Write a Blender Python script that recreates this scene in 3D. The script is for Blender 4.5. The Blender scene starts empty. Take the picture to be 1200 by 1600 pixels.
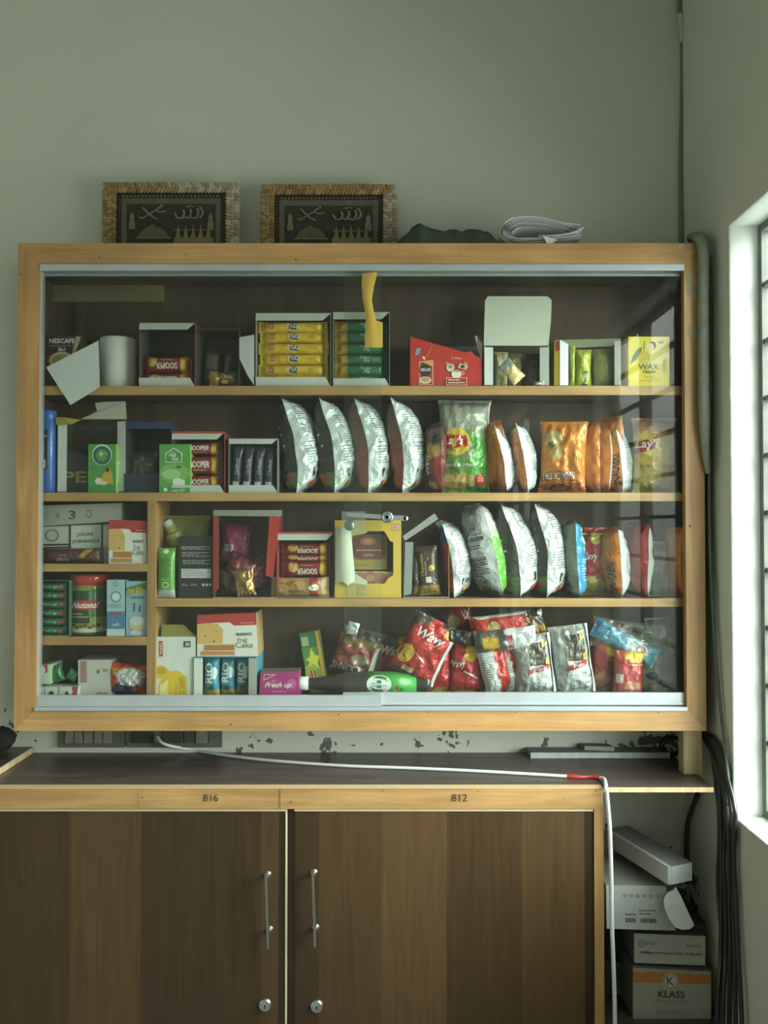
import bpy, math, random
from mathutils import Vector, Matrix, Euler, noise
from mathutils.geometry import tessellate_polygon

SC = bpy.context.scene
COL = SC.collection
R = math.radians

# ------------------------------------------------------------------ camera
FPX = 1295.0                      # focal length in pixels of the 1200x1600 frame
PITCH = R(1.1)
CAMZ = 1.5
cam_data = bpy.data.cameras.new('camera')
cam_data.sensor_fit = 'AUTO'
cam_data.sensor_width = 36.0
cam_data.lens = 36.0 * FPX / 1600.0
cam = bpy.data.objects.new('camera', cam_data)
cam.location = (0, 0, CAMZ)
cam.rotation_euler = (R(90) + PITCH, 0, 0)
COL.objects.link(cam)
SC.camera = cam

# ------------------------------------------------------------------ light and exposure
SC.view_settings.view_transform = 'Standard'
SC.view_settings.look = 'None'
SC.view_settings.gamma = 1.0
SC.view_settings.use_curve_mapping = False
SC.view_settings.exposure = 0.08
SC.cycles.transparent_max_bounces = 24
SC.cycles.max_bounces = 8
SC.cycles.sample_clamp_indirect = 4.0

world = bpy.data.worlds.new('overcast_sky')
SC.world = world
world.use_nodes = True
wn = world.node_tree
# bright sky above, duller ground and yards below the horizon
_tc0 = wn.nodes.new('ShaderNodeTexCoord'); _sx = wn.nodes.new('ShaderNodeSeparateXYZ'); _cr = wn.nodes.new('ShaderNodeValToRGB')
wn.links.new(_tc0.outputs['Generated'], _sx.inputs[0]); 
_mr = wn.nodes.new('ShaderNodeMapRange'); _mr.inputs[1].default_value = -1; _mr.inputs[2].default_value = 1
wn.links.new(_sx.outputs['Z'], _mr.inputs[0]); wn.links.new(_mr.outputs[0], _cr.inputs[0])
_e = _cr.color_ramp.elements
_e[0].position = 0.44; _e[0].color = (0.24, 0.25, 0.25, 1)
_e[1].position = 0.62; _e[1].color = (0.95, 1.0, 0.975, 1)
# open sky straight out from the window, trees and house walls to either side of it
_mx = wn.nodes.new('ShaderNodeMapRange'); _mx.inputs[1].default_value = 0.38; _mx.inputs[2].default_value = 0.72; _mx.inputs[3].default_value = 0.34; _mx.inputs[4].default_value = 1.0
wn.links.new(_sx.outputs['X'], _mx.inputs[0])
_vm = wn.nodes.new('ShaderNodeVectorMath'); _vm.operation = 'SCALE'
wn.links.new(_cr.outputs[0], _vm.inputs[0]); wn.links.new(_mx.outputs[0], _vm.inputs['Scale'])
wn.links.new(_vm.outputs[0], wn.nodes['Background'].inputs[0])
wn.nodes['Background'].inputs[1].default_value = 29.0

def area(name, loc, rot, sx, sy, power, col=(1, 1, 1), portal=False):
    l = bpy.data.lights.new(name, 'AREA')
    l.shape = 'RECTANGLE'; l.size = sx; l.size_y = sy; l.energy = power; l.color = col
    if portal: l.cycles.is_portal = True
    o = bpy.data.objects.new(name, l)
    o.location = loc; o.rotation_euler = rot
    COL.objects.link(o)
    return o

# ------------------------------------------------------------------ placing by sight line
_cp, _sp = math.cos(PITCH), math.sin(PITCH)
def at(px, py, Y):
    up = 800.0 - py
    dy = _cp * FPX - _sp * up
    dz = _sp * FPX + _cp * up
    k = Y / dy
    return Vector(((px - 600.0) * k, Y, CAMZ + dz * k))

WALLX = 0.867      # right wall
WALLY = 2.40       # back wall
ZF, ZC = 0.0, 3.35 # floor, ceiling
WY0, WY1 = 0.93, 2.068
WZ1 = at(1143, 352, WY1).z
WZ0 = at(1143, 1277, WY1).z
area('window_daylight', (WALLX + 0.105, (WY0 + WY1) / 2, (WZ0 + WZ1) / 2), (0, R(90), 0), WZ1 - WZ0, WY1 - WY0, 1, portal=True)
W2Y0, W2Y1 = -1.9, -0.5  # unseen rear opening, added to let in fill light
area('window_daylight_rear', (WALLX + 0.105, (W2Y0 + W2Y1) / 2, (WZ0 + WZ1) / 2), (0, R(90), 0), WZ1 - WZ0, W2Y1 - W2Y0, 1, portal=True)

# ------------------------------------------------------------------ helpers
def lin(h):
    h = h.lstrip('#')
    r = []
    for i in (0, 2, 4):
        x = int(h[i:i+2], 16) / 255.0
        r.append(x / 12.92 if x <= 0.04045 else ((x + 0.055) / 1.055) ** 2.4)
    return tuple(r)
_cc = {}
def C(h):
    if not isinstance(h, str): return h
    if h not in _cc: _cc[h] = lin(h)
    return _cc[h]

def tag(o, label=None, cat=None, group=None, kind=None):
    if label: o['label'] = label
    if cat: o['category'] = cat
    if group: o['group'] = group
    if kind: o['kind'] = kind
    return o

def empty(name, loc, label, cat, group=None):
    o = bpy.data.objects.new(name, None)
    o.empty_display_size = 0.05
    o.location = loc
    COL.objects.link(o)
    return tag(o, label, cat, group)

class G:
    """collects faces, then becomes ONE mesh object"""
    def __init__(s):
        s.v = []; s.f = []; s.c = []; s.s = []; s.mi = []; s.m = 0
    def face(s, pts, col='#ffffff', smooth=False):
        b = len(s.v); s.v += [Vector(p) for p in pts]
        s.f.append(tuple(range(b, b + len(pts)))); s.c.append([C(col)] * len(pts)); s.s.append(smooth); s.mi.append(s.m)
    def grid(s, rows, cols=None, col='#ffffff', smooth=True, closed=False, flip=False):
        b = len(s.v); n = len(rows[0])
        for r in rows: s.v += [Vector(p) for p in r]
        base = C(col) if cols is None else None
        for j in range(len(rows) - 1):
            for i in range(n if closed else n - 1):
                i2 = (i + 1) % n
                q = (b + j*n + i, b + j*n + i2, b + (j+1)*n + i2, b + (j+1)*n + i)
                cc = [base] * 4 if cols is None else [cols[j][i], cols[j][i2], cols[j+1][i2], cols[j+1][i]]
                if flip: q = q[::-1]; cc = cc[::-1]
                s.f.append(q); s.c.append(cc); s.s.append(smooth); s.mi.append(s.m)
    def hexa(s, F, B, col='#ffffff', cols=None):
        """F, B: four corners each (TL, TR, BR, BL) of the near and the far face"""
        k = cols or {}
        s.face([F[3], F[2], F[1], F[0]], k.get('f', col))
        s.face([B[0], B[1], B[2], B[3]], k.get('b', col))
        s.face([F[0], F[1], B[1], B[0]], k.get('t', col))
        s.face([F[2], F[3], B[3], B[2]], k.get('d', col))
        s.face([F[3], F[0], B[0], B[3]], k.get('l', col))
        s.face([F[1], F[2], B[2], B[1]], k.get('r', col))
    def box(s, x0, x1, y0, y1, z0, z1, col='#ffffff', cols=None):
        F = [Vector(p) for p in ((x0, y0, z1), (x1, y0, z1), (x1, y0, z0), (x0, y0, z0))]
        B = [p + Vector((0, y1 - y0, 0)) for p in F]
        s.hexa(F, B, col, cols)
    def tube(s, path, r, col='#ffffff', n=10, caps=True, sub=6):
        P = smooth_path(path, sub) if sub > 1 else [Vector(p) for p in path]
        rows = []; up = Vector((0.13, 0.31, 0.94)); N = len(P)
        for i, p in enumerate(P):
            t = (P[min(i+1, N-1)] - P[max(i-1, 0)]).normalized()
            a = t.cross(up)
            if a.length < 1e-4: a = t.cross(Vector((1, 0, 0)))
            a.normalize(); b = t.cross(a); up = b.cross(t) if False else up
            rr = r(i / (N - 1)) if callable(r) else r
            rows.append([p + a * (rr * math.cos(2*math.pi*k/n)) + b * (rr * math.sin(2*math.pi*k/n)) for k in range(n)])
        s.grid(rows, col=col, closed=True)
        if caps:
            s.face(rows[0][::-1], col); s.face(rows[-1], col)
    def lathe(s, o, prof, col='#ffffff', n=28, axis='z', cols=None):
        """prof: list of (radius, height)"""
        o = Vector(o); rows = []
        for (r, h) in prof:
            row = []
            for k in range(n):
                a = 2*math.pi*k/n
                q = (r*math.cos(a), r*math.sin(a), h)
                if axis == 'x': q = (h, q[0], q[1])
                if axis == 'y': q = (q[0], h, q[1])
                row.append(o + Vector(q))
            rows.append(row)
        cl = None
        if cols: cl = [[C(c)] * n for c in cols]
        s.grid(rows, cols=cl, col=col, closed=True)
    def build(s, name, mats, parent=None, origin=(0, 0, 0), rot=None):
        o0 = Vector(origin)
        me = bpy.data.meshes.new(name)
        me.from_pydata([tuple(p - o0) for p in s.v], [], s.f)
        ca = me.color_attributes.new('Col', 'FLOAT_COLOR', 'CORNER')
        flat = []
        for fc in s.c:
            for c in fc: flat += [c[0], c[1], c[2], 1.0]
        ca.data.foreach_set('color', flat)
        me.polygons.foreach_set('use_smooth', s.s)
        if not isinstance(mats, (list, tuple)): mats = [mats]
        for m in mats: me.materials.append(m)
        me.polygons.foreach_set('material_index', s.mi)
        me.update()
        ob = bpy.data.objects.new(name, me)
        COL.objects.link(ob)
        if parent is not None:
            ob.parent = parent
            # geometry given in world space: shift to the parent's frame
            if rot is None:
                ob.location = o0 - parent.location
            else:
                ob.location = rot
        else:
            ob.location = o0
        return ob

def smooth_path(P, sub):
    P = [Vector(p) for p in P]
    out = []
    for i in range(len(P) - 1):
        p0 = P[max(i-1, 0)]; p1 = P[i]; p2 = P[i+1]; p3 = P[min(i+2, len(P)-1)]
        for k in range(sub):
            t = k / sub
            out.append(0.5 * ((2*p1) + (p2-p0)*t + (2*p0-5*p1+4*p2-p3)*t*t + (3*p1-p0-3*p2+p3)*t*t*t))
    out.append(P[-1])
    return out

# ------------------------------------------------------------------ materials
def new_mat(name):
    m = bpy.data.materials.new(name); m.use_nodes = True
    nt = m.node_tree
    b = nt.nodes['Principled BSDF']
    return m, nt, b
def N(nt, t, **kw):
    n = nt.nodes.new(t)
    for k, v in kw.items():
        if k.startswith('i_'): n.inputs[k[2:]].default_value = v
        else: setattr(n, k, v)
    return n
def L(nt, a, b): nt.links.new(a, b)

def mat_print(name, rough, metal=0.0, bump=0.0, bscale=60.0, spec=0.5, grime=0.12):
    m, nt, b = new_mat(name)
    at_ = N(nt, 'ShaderNodeAttribute', attribute_name='Col')
    no = N(nt, 'ShaderNodeTexNoise'); no.inputs['Scale'].default_value = 38.0; no.inputs['Detail'].default_value = 4
    geo = N(nt, 'ShaderNodeNewGeometry'); L(nt, geo.outputs['Position'], no.inputs['Vector'])
    mr = N(nt, 'ShaderNodeMapRange'); mr.inputs[3].default_value = 1.0 - grime; mr.inputs[4].default_value = 1.0 + grime * 0.4
    L(nt, no.outputs['Fac'], mr.inputs[0])
    mx = N(nt, 'ShaderNodeVectorMath', operation='SCALE')
    du = N(nt, 'ShaderNodeMix', data_type='RGBA'); du.inputs[0].default_value = 0.0 if metal > .5 else 0.11; du.inputs[7].default_value = (.2, .2, .17, 1)
    L(nt, at_.outputs['Color'], du.inputs[6]); L(nt, du.outputs[2], mx.inputs[0]); L(nt, mr.outputs[0], mx.inputs['Scale'])
    L(nt, mx.outputs[0], b.inputs['Base Color'])
    b.inputs['Roughness'].default_value = rough
    b.inputs['Metallic'].default_value = metal
    b.inputs['Specular IOR Level'].default_value = spec
    if bump:
        n2 = N(nt, 'ShaderNodeTexNoise'); n2.inputs['Scale'].default_value = bscale; n2.inputs['Detail'].default_value = 3
        L(nt, geo.outputs['Position'], n2.inputs['Vector'])
        bp = N(nt, 'ShaderNodeBump'); bp.inputs['Strength'].default_value = bump; bp.inputs['Distance'].default_value = 0.004
        hgt = n2.outputs['Fac']
        if 'foil' in name:      # crumpled facets
            vo = N(nt, 'ShaderNodeTexVoronoi', feature='F1'); vo.inputs['Scale'].default_value = 34.0
            ds = N(nt, 'ShaderNodeVectorMath', operation='MULTIPLY_ADD'); ds.inputs[1].default_value = (.02, .02, .02)
            L(nt, n2.outputs['Color'], ds.inputs[0]); L(nt, geo.outputs['Position'], ds.inputs[2]); L(nt, ds.outputs[0], vo.inputs['Vector'])
            ma = N(nt, 'ShaderNodeMath', operation='MULTIPLY_ADD'); ma.inputs[1].default_value = 1.1
            L(nt, vo.outputs['Distance'], ma.inputs[0]); L(nt, n2.outputs['Fac'], ma.inputs[2]); hgt = ma.outputs[0]
            bp.inputs['Distance'].default_value = 0.0065
        L(nt, hgt, bp.inputs['Height']); L(nt, bp.outputs[0], b.inputs['Normal'])
    return m

M = {}
M['paper'] = mat_print('printed_card', 0.5, grime=0.10, bump=0.15, bscale=25, spec=0.35)
M['foil'] = mat_print('printed_foil', 0.27, metal=0.15, bump=0.7, bscale=55, grime=0.05, spec=0.6)
M['bar'] = mat_print('wrapper_foil', 0.3, metal=0.1, bump=0.4, bscale=90, grime=0.05)
M['metalfoil'] = mat_print('bare_foil', 0.28, metal=0.75, bump=0.8, bscale=70, grime=0.05)
M['gloss'] = mat_print('printed_plastic', 0.22, grime=0.04)
M['matte'] = mat_print('dusty_matte', 0.85, grime=0.35, bump=0.3, bscale=80, spec=0.2)
M['chrome'] = mat_print('chromed_steel', 0.3, metal=1.0, grime=0.1)
M['rubber'] = mat_print('cable_rubber', 0.22, grime=0.2)
M['rope'] = mat_print('rope_fibre', 0.8, grime=0.3, bump=0.8, bscale=260, spec=0.2)

def wood(name, c1, c2, axis, knots=0.0, rough=0.42, scale=1.0):
    """axis: grain direction 0 x, 2 z"""
    m, nt, b = new_mat(name)
    geo = N(nt, 'ShaderNodeNewGeometry')
    mp = N(nt, 'ShaderNodeMapping')
    sc = [14*scale, 14*scale, 14*scale]; sc[axis] = 1.1*scale
    mp.inputs['Scale'].default_value = sc
    L(nt, geo.outputs['Position'], mp.inputs['Vector'])
    n1 = N(nt, 'ShaderNodeTexNoise'); n1.inputs['Scale'].default_value = 3.0; n1.inputs['Detail'].default_value = 8; n1.inputs['Distortion'].default_value = 0.6
    L(nt, mp.outputs[0], n1.inputs['Vector'])
    mp2 = N(nt, 'ShaderNodeMapping'); s2 = [160, 160, 160]; s2[axis] = 5; mp2.inputs['Scale'].default_value = s2
    L(nt, geo.outputs['Position'], mp2.inputs['Vector'])
    n2 = N(nt, 'ShaderNodeTexNoise'); n2.inputs['Scale'].default_value = 1.2; n2.inputs['Detail'].default_value = 3
    L(nt, mp2.outputs[0], n2.inputs['Vector'])
    ad = N(nt, 'ShaderNodeMath', operation='MULTIPLY_ADD'); ad.inputs[1].default_value = 0.35
    L(nt, n2.outputs['Fac'], ad.inputs[0]); L(nt, n1.outputs['Fac'], ad.inputs[2])
    cr = N(nt, 'ShaderNodeValToRGB')
    cr.color_ramp.elements[0].position = 0.42; cr.color_ramp.elements[0].color = (*C(c2), 1)
    cr.color_ramp.elements[1].position = 0.85; cr.color_ramp.elements[1].color = (*C(c1), 1)
    L(nt, ad.outputs[0], cr.inputs[0])
    # broad stains
    n3 = N(nt, 'ShaderNodeTexNoise'); n3.inputs['Scale'].default_value = 5.0; n3.inputs['Detail'].default_value = 5
    L(nt, geo.outputs['Position'], n3.inputs['Vector'])
    mr = N(nt, 'ShaderNodeMapRange'); mr.inputs[1].default_value = 0.3; mr.inputs[2].default_value = 0.75; mr.inputs[3].default_value = 1.12; mr.inputs[4].default_value = 0.8
    L(nt, n3.outputs['Fac'], mr.inputs[0])
    mx = N(nt, 'ShaderNodeVectorMath', operation='SCALE'); L(nt, cr.outputs[0], mx.inputs[0]); L(nt, mr.outputs[0], mx.inputs['Scale'])
    L(nt, mx.outputs[0], b.inputs['Base Color'])
    b.inputs['Roughness'].default_value = rough
    bp = N(nt, 'ShaderNodeBump'); bp.inputs['Strength'].default_value = 0.15; bp.inputs['Distance'].default_value = 0.002
    L(nt, ad.outputs[0], bp.inputs['Height']); L(nt, bp.outputs[0], b.inputs['Normal'])
    return m
M['pine_x'] = wood('varnished_pine_across', '#bf9764', '#9f7b4c', 0)
M['pine_z'] = wood('varnished_pine_upright', '#b58e5c', '#977246', 2)
M['cleat'] = wood('dull_cleat_wood', '#7d7150', '#6a5f42', 0, rough=0.7)
M['pine_raw'] = wood('raw_pine', '#cdb78f', '#a98f66', 2, rough=0.7)
M['ply'] = wood('brown_plywood_back', '#574433', '#3e3024', 2, rough=0.7, scale=0.6)
M['lam_top'] = wood('dark_laminate_top', '#5c514a', '#3a322e', 0, rough=0.36)

def door_mat():
    m, nt, b = new_mat('walnut_laminate_doors')
    geo = N(nt, 'ShaderNodeNewGeometry')
    sx = N(nt, 'ShaderNodeSeparateXYZ'); L(nt, geo.outputs['Position'], sx.inputs[0])
    # plank bands, constant steps along x
    cr = N(nt, 'ShaderNodeValToRGB'); cr.color_ramp.interpolation = 'CONSTANT'
    mr = N(nt, 'ShaderNodeMapRange'); mr.inputs[1].default_value = -1.0; mr.inputs[2].default_value = 0.6
    L(nt, sx.outputs['X'], mr.inputs[0]); L(nt, mr.outputs[0], cr.inputs[0])
    bands = [(0, .80), (110, 1.0), (217, .74), (405, .92), (434, .6), (462, .74), (498, .95), (594, 1.12), (696, .86), (815, 1.02), (912, .62)]
    el = cr.color_ramp.elements
    while len(el) > 1: el.remove(el[-1])
    for i, (px, f) in enumerate(bands):
        x = at(px, 1450, 2.09).x if px else -1.0
        e = el[0] if i == 0 else el.new((x + 1.0) / 1.6)
        e.position = (x + 1.0) / 1.6; e.color = (f**1.9, f**1.9, f**1.9, 1)
    mp = N(nt, 'ShaderNodeMapping'); mp.inputs['Scale'].default_value = (30, 30, 1.6)
    L(nt, geo.outputs['Position'], mp.inputs['Vector'])
    n1 = N(nt, 'ShaderNodeTexNoise'); n1.inputs['Scale'].default_value = 1.8; n1.inputs['Detail'].default_value = 7; n1.inputs['Distortion'].default_value = 1.2
    L(nt, mp.outputs[0], n1.inputs['Vector'])
    r2 = N(nt, 'ShaderNodeValToRGB')
    r2.color_ramp.elements[0].position = 0.2; r2.color_ramp.elements[0].color = (*C('#40301d'), 1)
    r2.color_ramp.elements[1].position = 0.85; r2.color_ramp.elements[1].color = (*C('#5b4429'), 1)
    L(nt, n1.outputs['Fac'], r2.inputs[0])
    mx = N(nt, 'ShaderNodeVectorMath', operation='MULTIPLY'); L(nt, r2.outputs[0], mx.inputs[0]); L(nt, cr.outputs[0], mx.inputs[1])
    L(nt, mx.outputs[0], b.inputs['Base Color'])
    b.inputs['Roughness'].default_value = 0.4
    return m
M['door'] = door_mat()

def plaster(name, base, dark, spots=False, clean=False):
    m, nt, b = new_mat(name)
    geo = N(nt, 'ShaderNodeNewGeometry')
    n1 = N(nt, 'ShaderNodeTexNoise'); n1.inputs['Scale'].default_value = 1.6; n1.inputs['Detail'].default_value = 6
    L(nt, geo.outputs['Position'], n1.inputs['Vector'])
    cr = N(nt, 'ShaderNodeValToRGB')
    cr.color_ramp.elements[0].position = 0.3; cr.color_ramp.elements[0].color = (*C(dark), 1)
    cr.color_ramp.elements[1].position = 0.65; cr.color_ramp.elements[1].color = (*C(base), 1)
    L(nt, n1.outputs['Fac'], cr.inputs[0])
    out = cr.outputs[0]
    if spots:
        # peeled paint and mould blotches low on the wall only
        n2 = N(nt, 'ShaderNodeTexNoise'); n2.inputs['Scale'].default_value = 34; n2.inputs['Detail'].default_value = 5
        L(nt, geo.outputs['Position'], n2.inputs['Vector'])
        n3 = N(nt, 'ShaderNodeTexNoise'); n3.inputs['Scale'].default_value = 4.5; n3.inputs['Detail'].default_value = 2
        L(nt, geo.outputs['Position'], n3.inputs['Vector'])
        ad = N(nt, 'ShaderNodeMath', operation='MULTIPLY_ADD'); ad.inputs[1].default_value = 0.6
        L(nt, n3.outputs['Fac'], ad.inputs[0]); L(nt, n2.outputs['Fac'], ad.inputs[2])
        gt = N(nt, 'ShaderNodeMapRange'); gt.inputs[1].default_value = 0.945; gt.inputs[2].default_value = 0.96
        L(nt, ad.outputs[0], gt.inputs[0])
        sx = N(nt, 'ShaderNodeSeparateXYZ'); L(nt, geo.outputs['Position'], sx.inputs[0])
        lo = N(nt, 'ShaderNodeMath', operation='LESS_THAN'); lo.inputs[1].default_value = 0.98
        L(nt, sx.outputs['Z'], lo.inputs[0])
        lx = N(nt, 'ShaderNodeMath', operation='GREATER_THAN'); lx.inputs[1].default_value = 2.3
        L(nt, sx.outputs['Y'], lx.inputs[0])
        m0 = N(nt, 'ShaderNodeMath', operation='MULTIPLY'); L(nt, lx.outputs[0], m0.inputs[0]); L(nt, lo.outputs[0], m0.inputs[1])
        mu = N(nt, 'ShaderNodeMath', operation='MULTIPLY'); L(nt, gt.outputs[0], mu.inputs[0]); L(nt, m0.outputs[0], mu.inputs[1])
        mix = N(nt, 'ShaderNodeMix', data_type='RGBA'); L(nt, mu.outputs[0], mix.inputs[0]); L(nt, out, mix.inputs[6]); mix.inputs[7].default_value = (*C('#5d645c'), 1)
        out = mix.outputs[2]
    L(nt, out, b.inputs['Base Color'])
    b.inputs['Roughness'].default_value = 0.75
    n4 = N(nt, 'ShaderNodeTexNoise'); n4.inputs['Scale'].default_value = 45; n4.inputs['Detail'].default_value = 4
    L(nt, geo.outputs['Position'], n4.inputs['Vector'])
    bp = N(nt, 'ShaderNodeBump'); bp.inputs['Strength'].default_value = 0.12; bp.inputs['Distance'].default_value = 0.004
    L(nt, n4.outputs['Fac'], bp.inputs['Height']); L(nt, bp.outputs[0], b.inputs['Normal'])
    return m
M['wall'] = plaster('painted_plaster', '#d1d2c6', '#c7c9bc', spots=True)
M['ceil'] = plaster('ceiling_paint', '#d8dad4', '#cfd1ca')
M['reveal'] = plaster('white_reveal_paint', '#e8ede8', '#dfe4de')
M['floor'] = plaster('terrazzo_floor', '#8d8a84', '#7a7770')

def simple(name, col, rough=0.5, metal=0.0, nscale=12.0, var=0.25, bump=0.0):
    m, nt, b = new_mat(name)
    geo = N(nt, 'ShaderNodeNewGeometry')
    n1 = N(nt, 'ShaderNodeTexNoise'); n1.inputs['Scale'].default_value = nscale; n1.inputs['Detail'].default_value = 5
    L(nt, geo.outputs['Position'], n1.inputs['Vector'])
    cr = N(nt, 'ShaderNodeValToRGB'); c = C(col)
    cr.color_ramp.elements[0].position = 0.3; cr.color_ramp.elements[0].color = (*[x*(1-var) for x in c], 1)
    cr.color_ramp.elements[1].position = 0.7; cr.color_ramp.elements[1].color = (*[min(1, x*(1+var*.4)) for x in c], 1)
    L(nt, n1.outputs['Fac'], cr.inputs[0]); L(nt, cr.outputs[0], b.inputs['Base Color'])
    b.inputs['Roughness'].default_value = rough; b.inputs['Metallic'].default_value = metal
    return m
M['alu'] = simple('brushed_aluminium', '#c3cbd0', 0.38, 0.55, 8, 0.12)
M['steel_paint'] = simple('grey_green_painted_steel', '#6d736a', 0.6, 0, 18, 0.3)

def glass_mat(name, tint, ior, rough=0.0, film=0.0):
    m = bpy.data.materials.new(name); m.use_nodes = True
    nt = m.node_tree; nt.nodes.clear()
    out = N(nt, 'ShaderNodeOutputMaterial')
    tr = N(nt, 'ShaderNodeBsdfTransparent'); tr.inputs[0].default_value = (*tint, 1)
    gl = N(nt, 'ShaderNodeBsdfGlossy'); gl.inputs['Roughness'].default_value = rough
    geo = N(nt, 'ShaderNodeNewGeometry')
    mr = N(nt, 'ShaderNodeMapRange'); mr.inputs[3].default_value = ior; mr.inputs[4].default_value = 1.0 / ior
    L(nt, geo.outputs['Backfacing'], mr.inputs[0])
    fr = N(nt, 'ShaderNodeFresnel'); L(nt, mr.outputs[0], fr.inputs['IOR'])
    mx = N(nt, 'ShaderNodeMixShader')
    L(nt, fr.outputs[0], mx.inputs[0]); L(nt, tr.outputs[0], mx.inputs[1]); L(nt, gl.outputs[0], mx.inputs[2])
    if film:   # thin dust film with its own faint diffuse look
        df = N(nt, 'ShaderNodeBsdfDiffuse'); df.inputs[0].default_value = (0.6, 0.62, 0.58, 1)
        n1 = N(nt, 'ShaderNodeTexNoise'); n1.inputs['Scale'].default_value = 6; n1.inputs['Detail'].default_value = 6
        L(nt, geo.outputs['Position'], n1.inputs['Vector'])
        ml = N(nt, 'ShaderNodeMath', operation='MULTIPLY'); ml.inputs[1].default_value = film
        L(nt, n1.outputs['Fac'], ml.inputs[0])
        m2 = N(nt, 'ShaderNodeMixShader'); L(nt, ml.outputs[0], m2.inputs[0]); L(nt, mx.outputs[0], m2.inputs[1]); L(nt, df.outputs[0], m2.inputs[2])
        L(nt, m2.outputs[0], out.inputs[0])
    else:
        L(nt, mx.outputs[0], out.inputs[0])
    return m
M['glass'] = glass_mat('showcase_glass', (0.95, 0.97, 0.95), 1.31, 0.0, 0.02)
M['wglass'] = glass_mat('window_glass', (0.95, 0.98, 0.95), 1.4)
M['film'] = glass_mat('clear_film', (0.93, 0.95, 0.94), 1.8, 0.12, 0.22)
M['acrylic'] = glass_mat('clear_acrylic', (0.86, 0.92, 0.9), 1.45, 0.02, 0.15)

# ------------------------------------------------------------------ printing
_tc = {}
def text_tris(s, bold=0.0):
    k = (s, bold)
    if k in _tc: return _tc[k]
    cu = bpy.data.curves.new('t', 'FONT'); cu.body = s; cu.resolution_u = 2; cu.offset = bold
    ob = bpy.data.objects.new('t', cu); COL.objects.link(ob)
    dg = bpy.context.evaluated_depsgraph_get(); dg.update()
    me = ob.evaluated_get(dg).to_mesh()
    V = [(v.co.x, v.co.y) for v in me.vertices]
    F = [tuple(p.vertices) for p in me.polygons]
    ob.evaluated_get(dg).to_mesh_clear()
    bpy.data.objects.remove(ob); bpy.data.curves.remove(cu)
    if not V: V = [(0, 0), (1, 1)]; F = []
    x0 = min(v[0] for v in V); x1 = max(v[0] for v in V); y0 = min(v[1] for v in V); y1 = max(v[1] for v in V)
    V = [((x-x0)/max(x1-x0, 1e-5), (y-y0)/max(y1-y0, 1e-5)) for x, y in V]
    _tc[k] = (V, F)
    return _tc[k]

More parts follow.
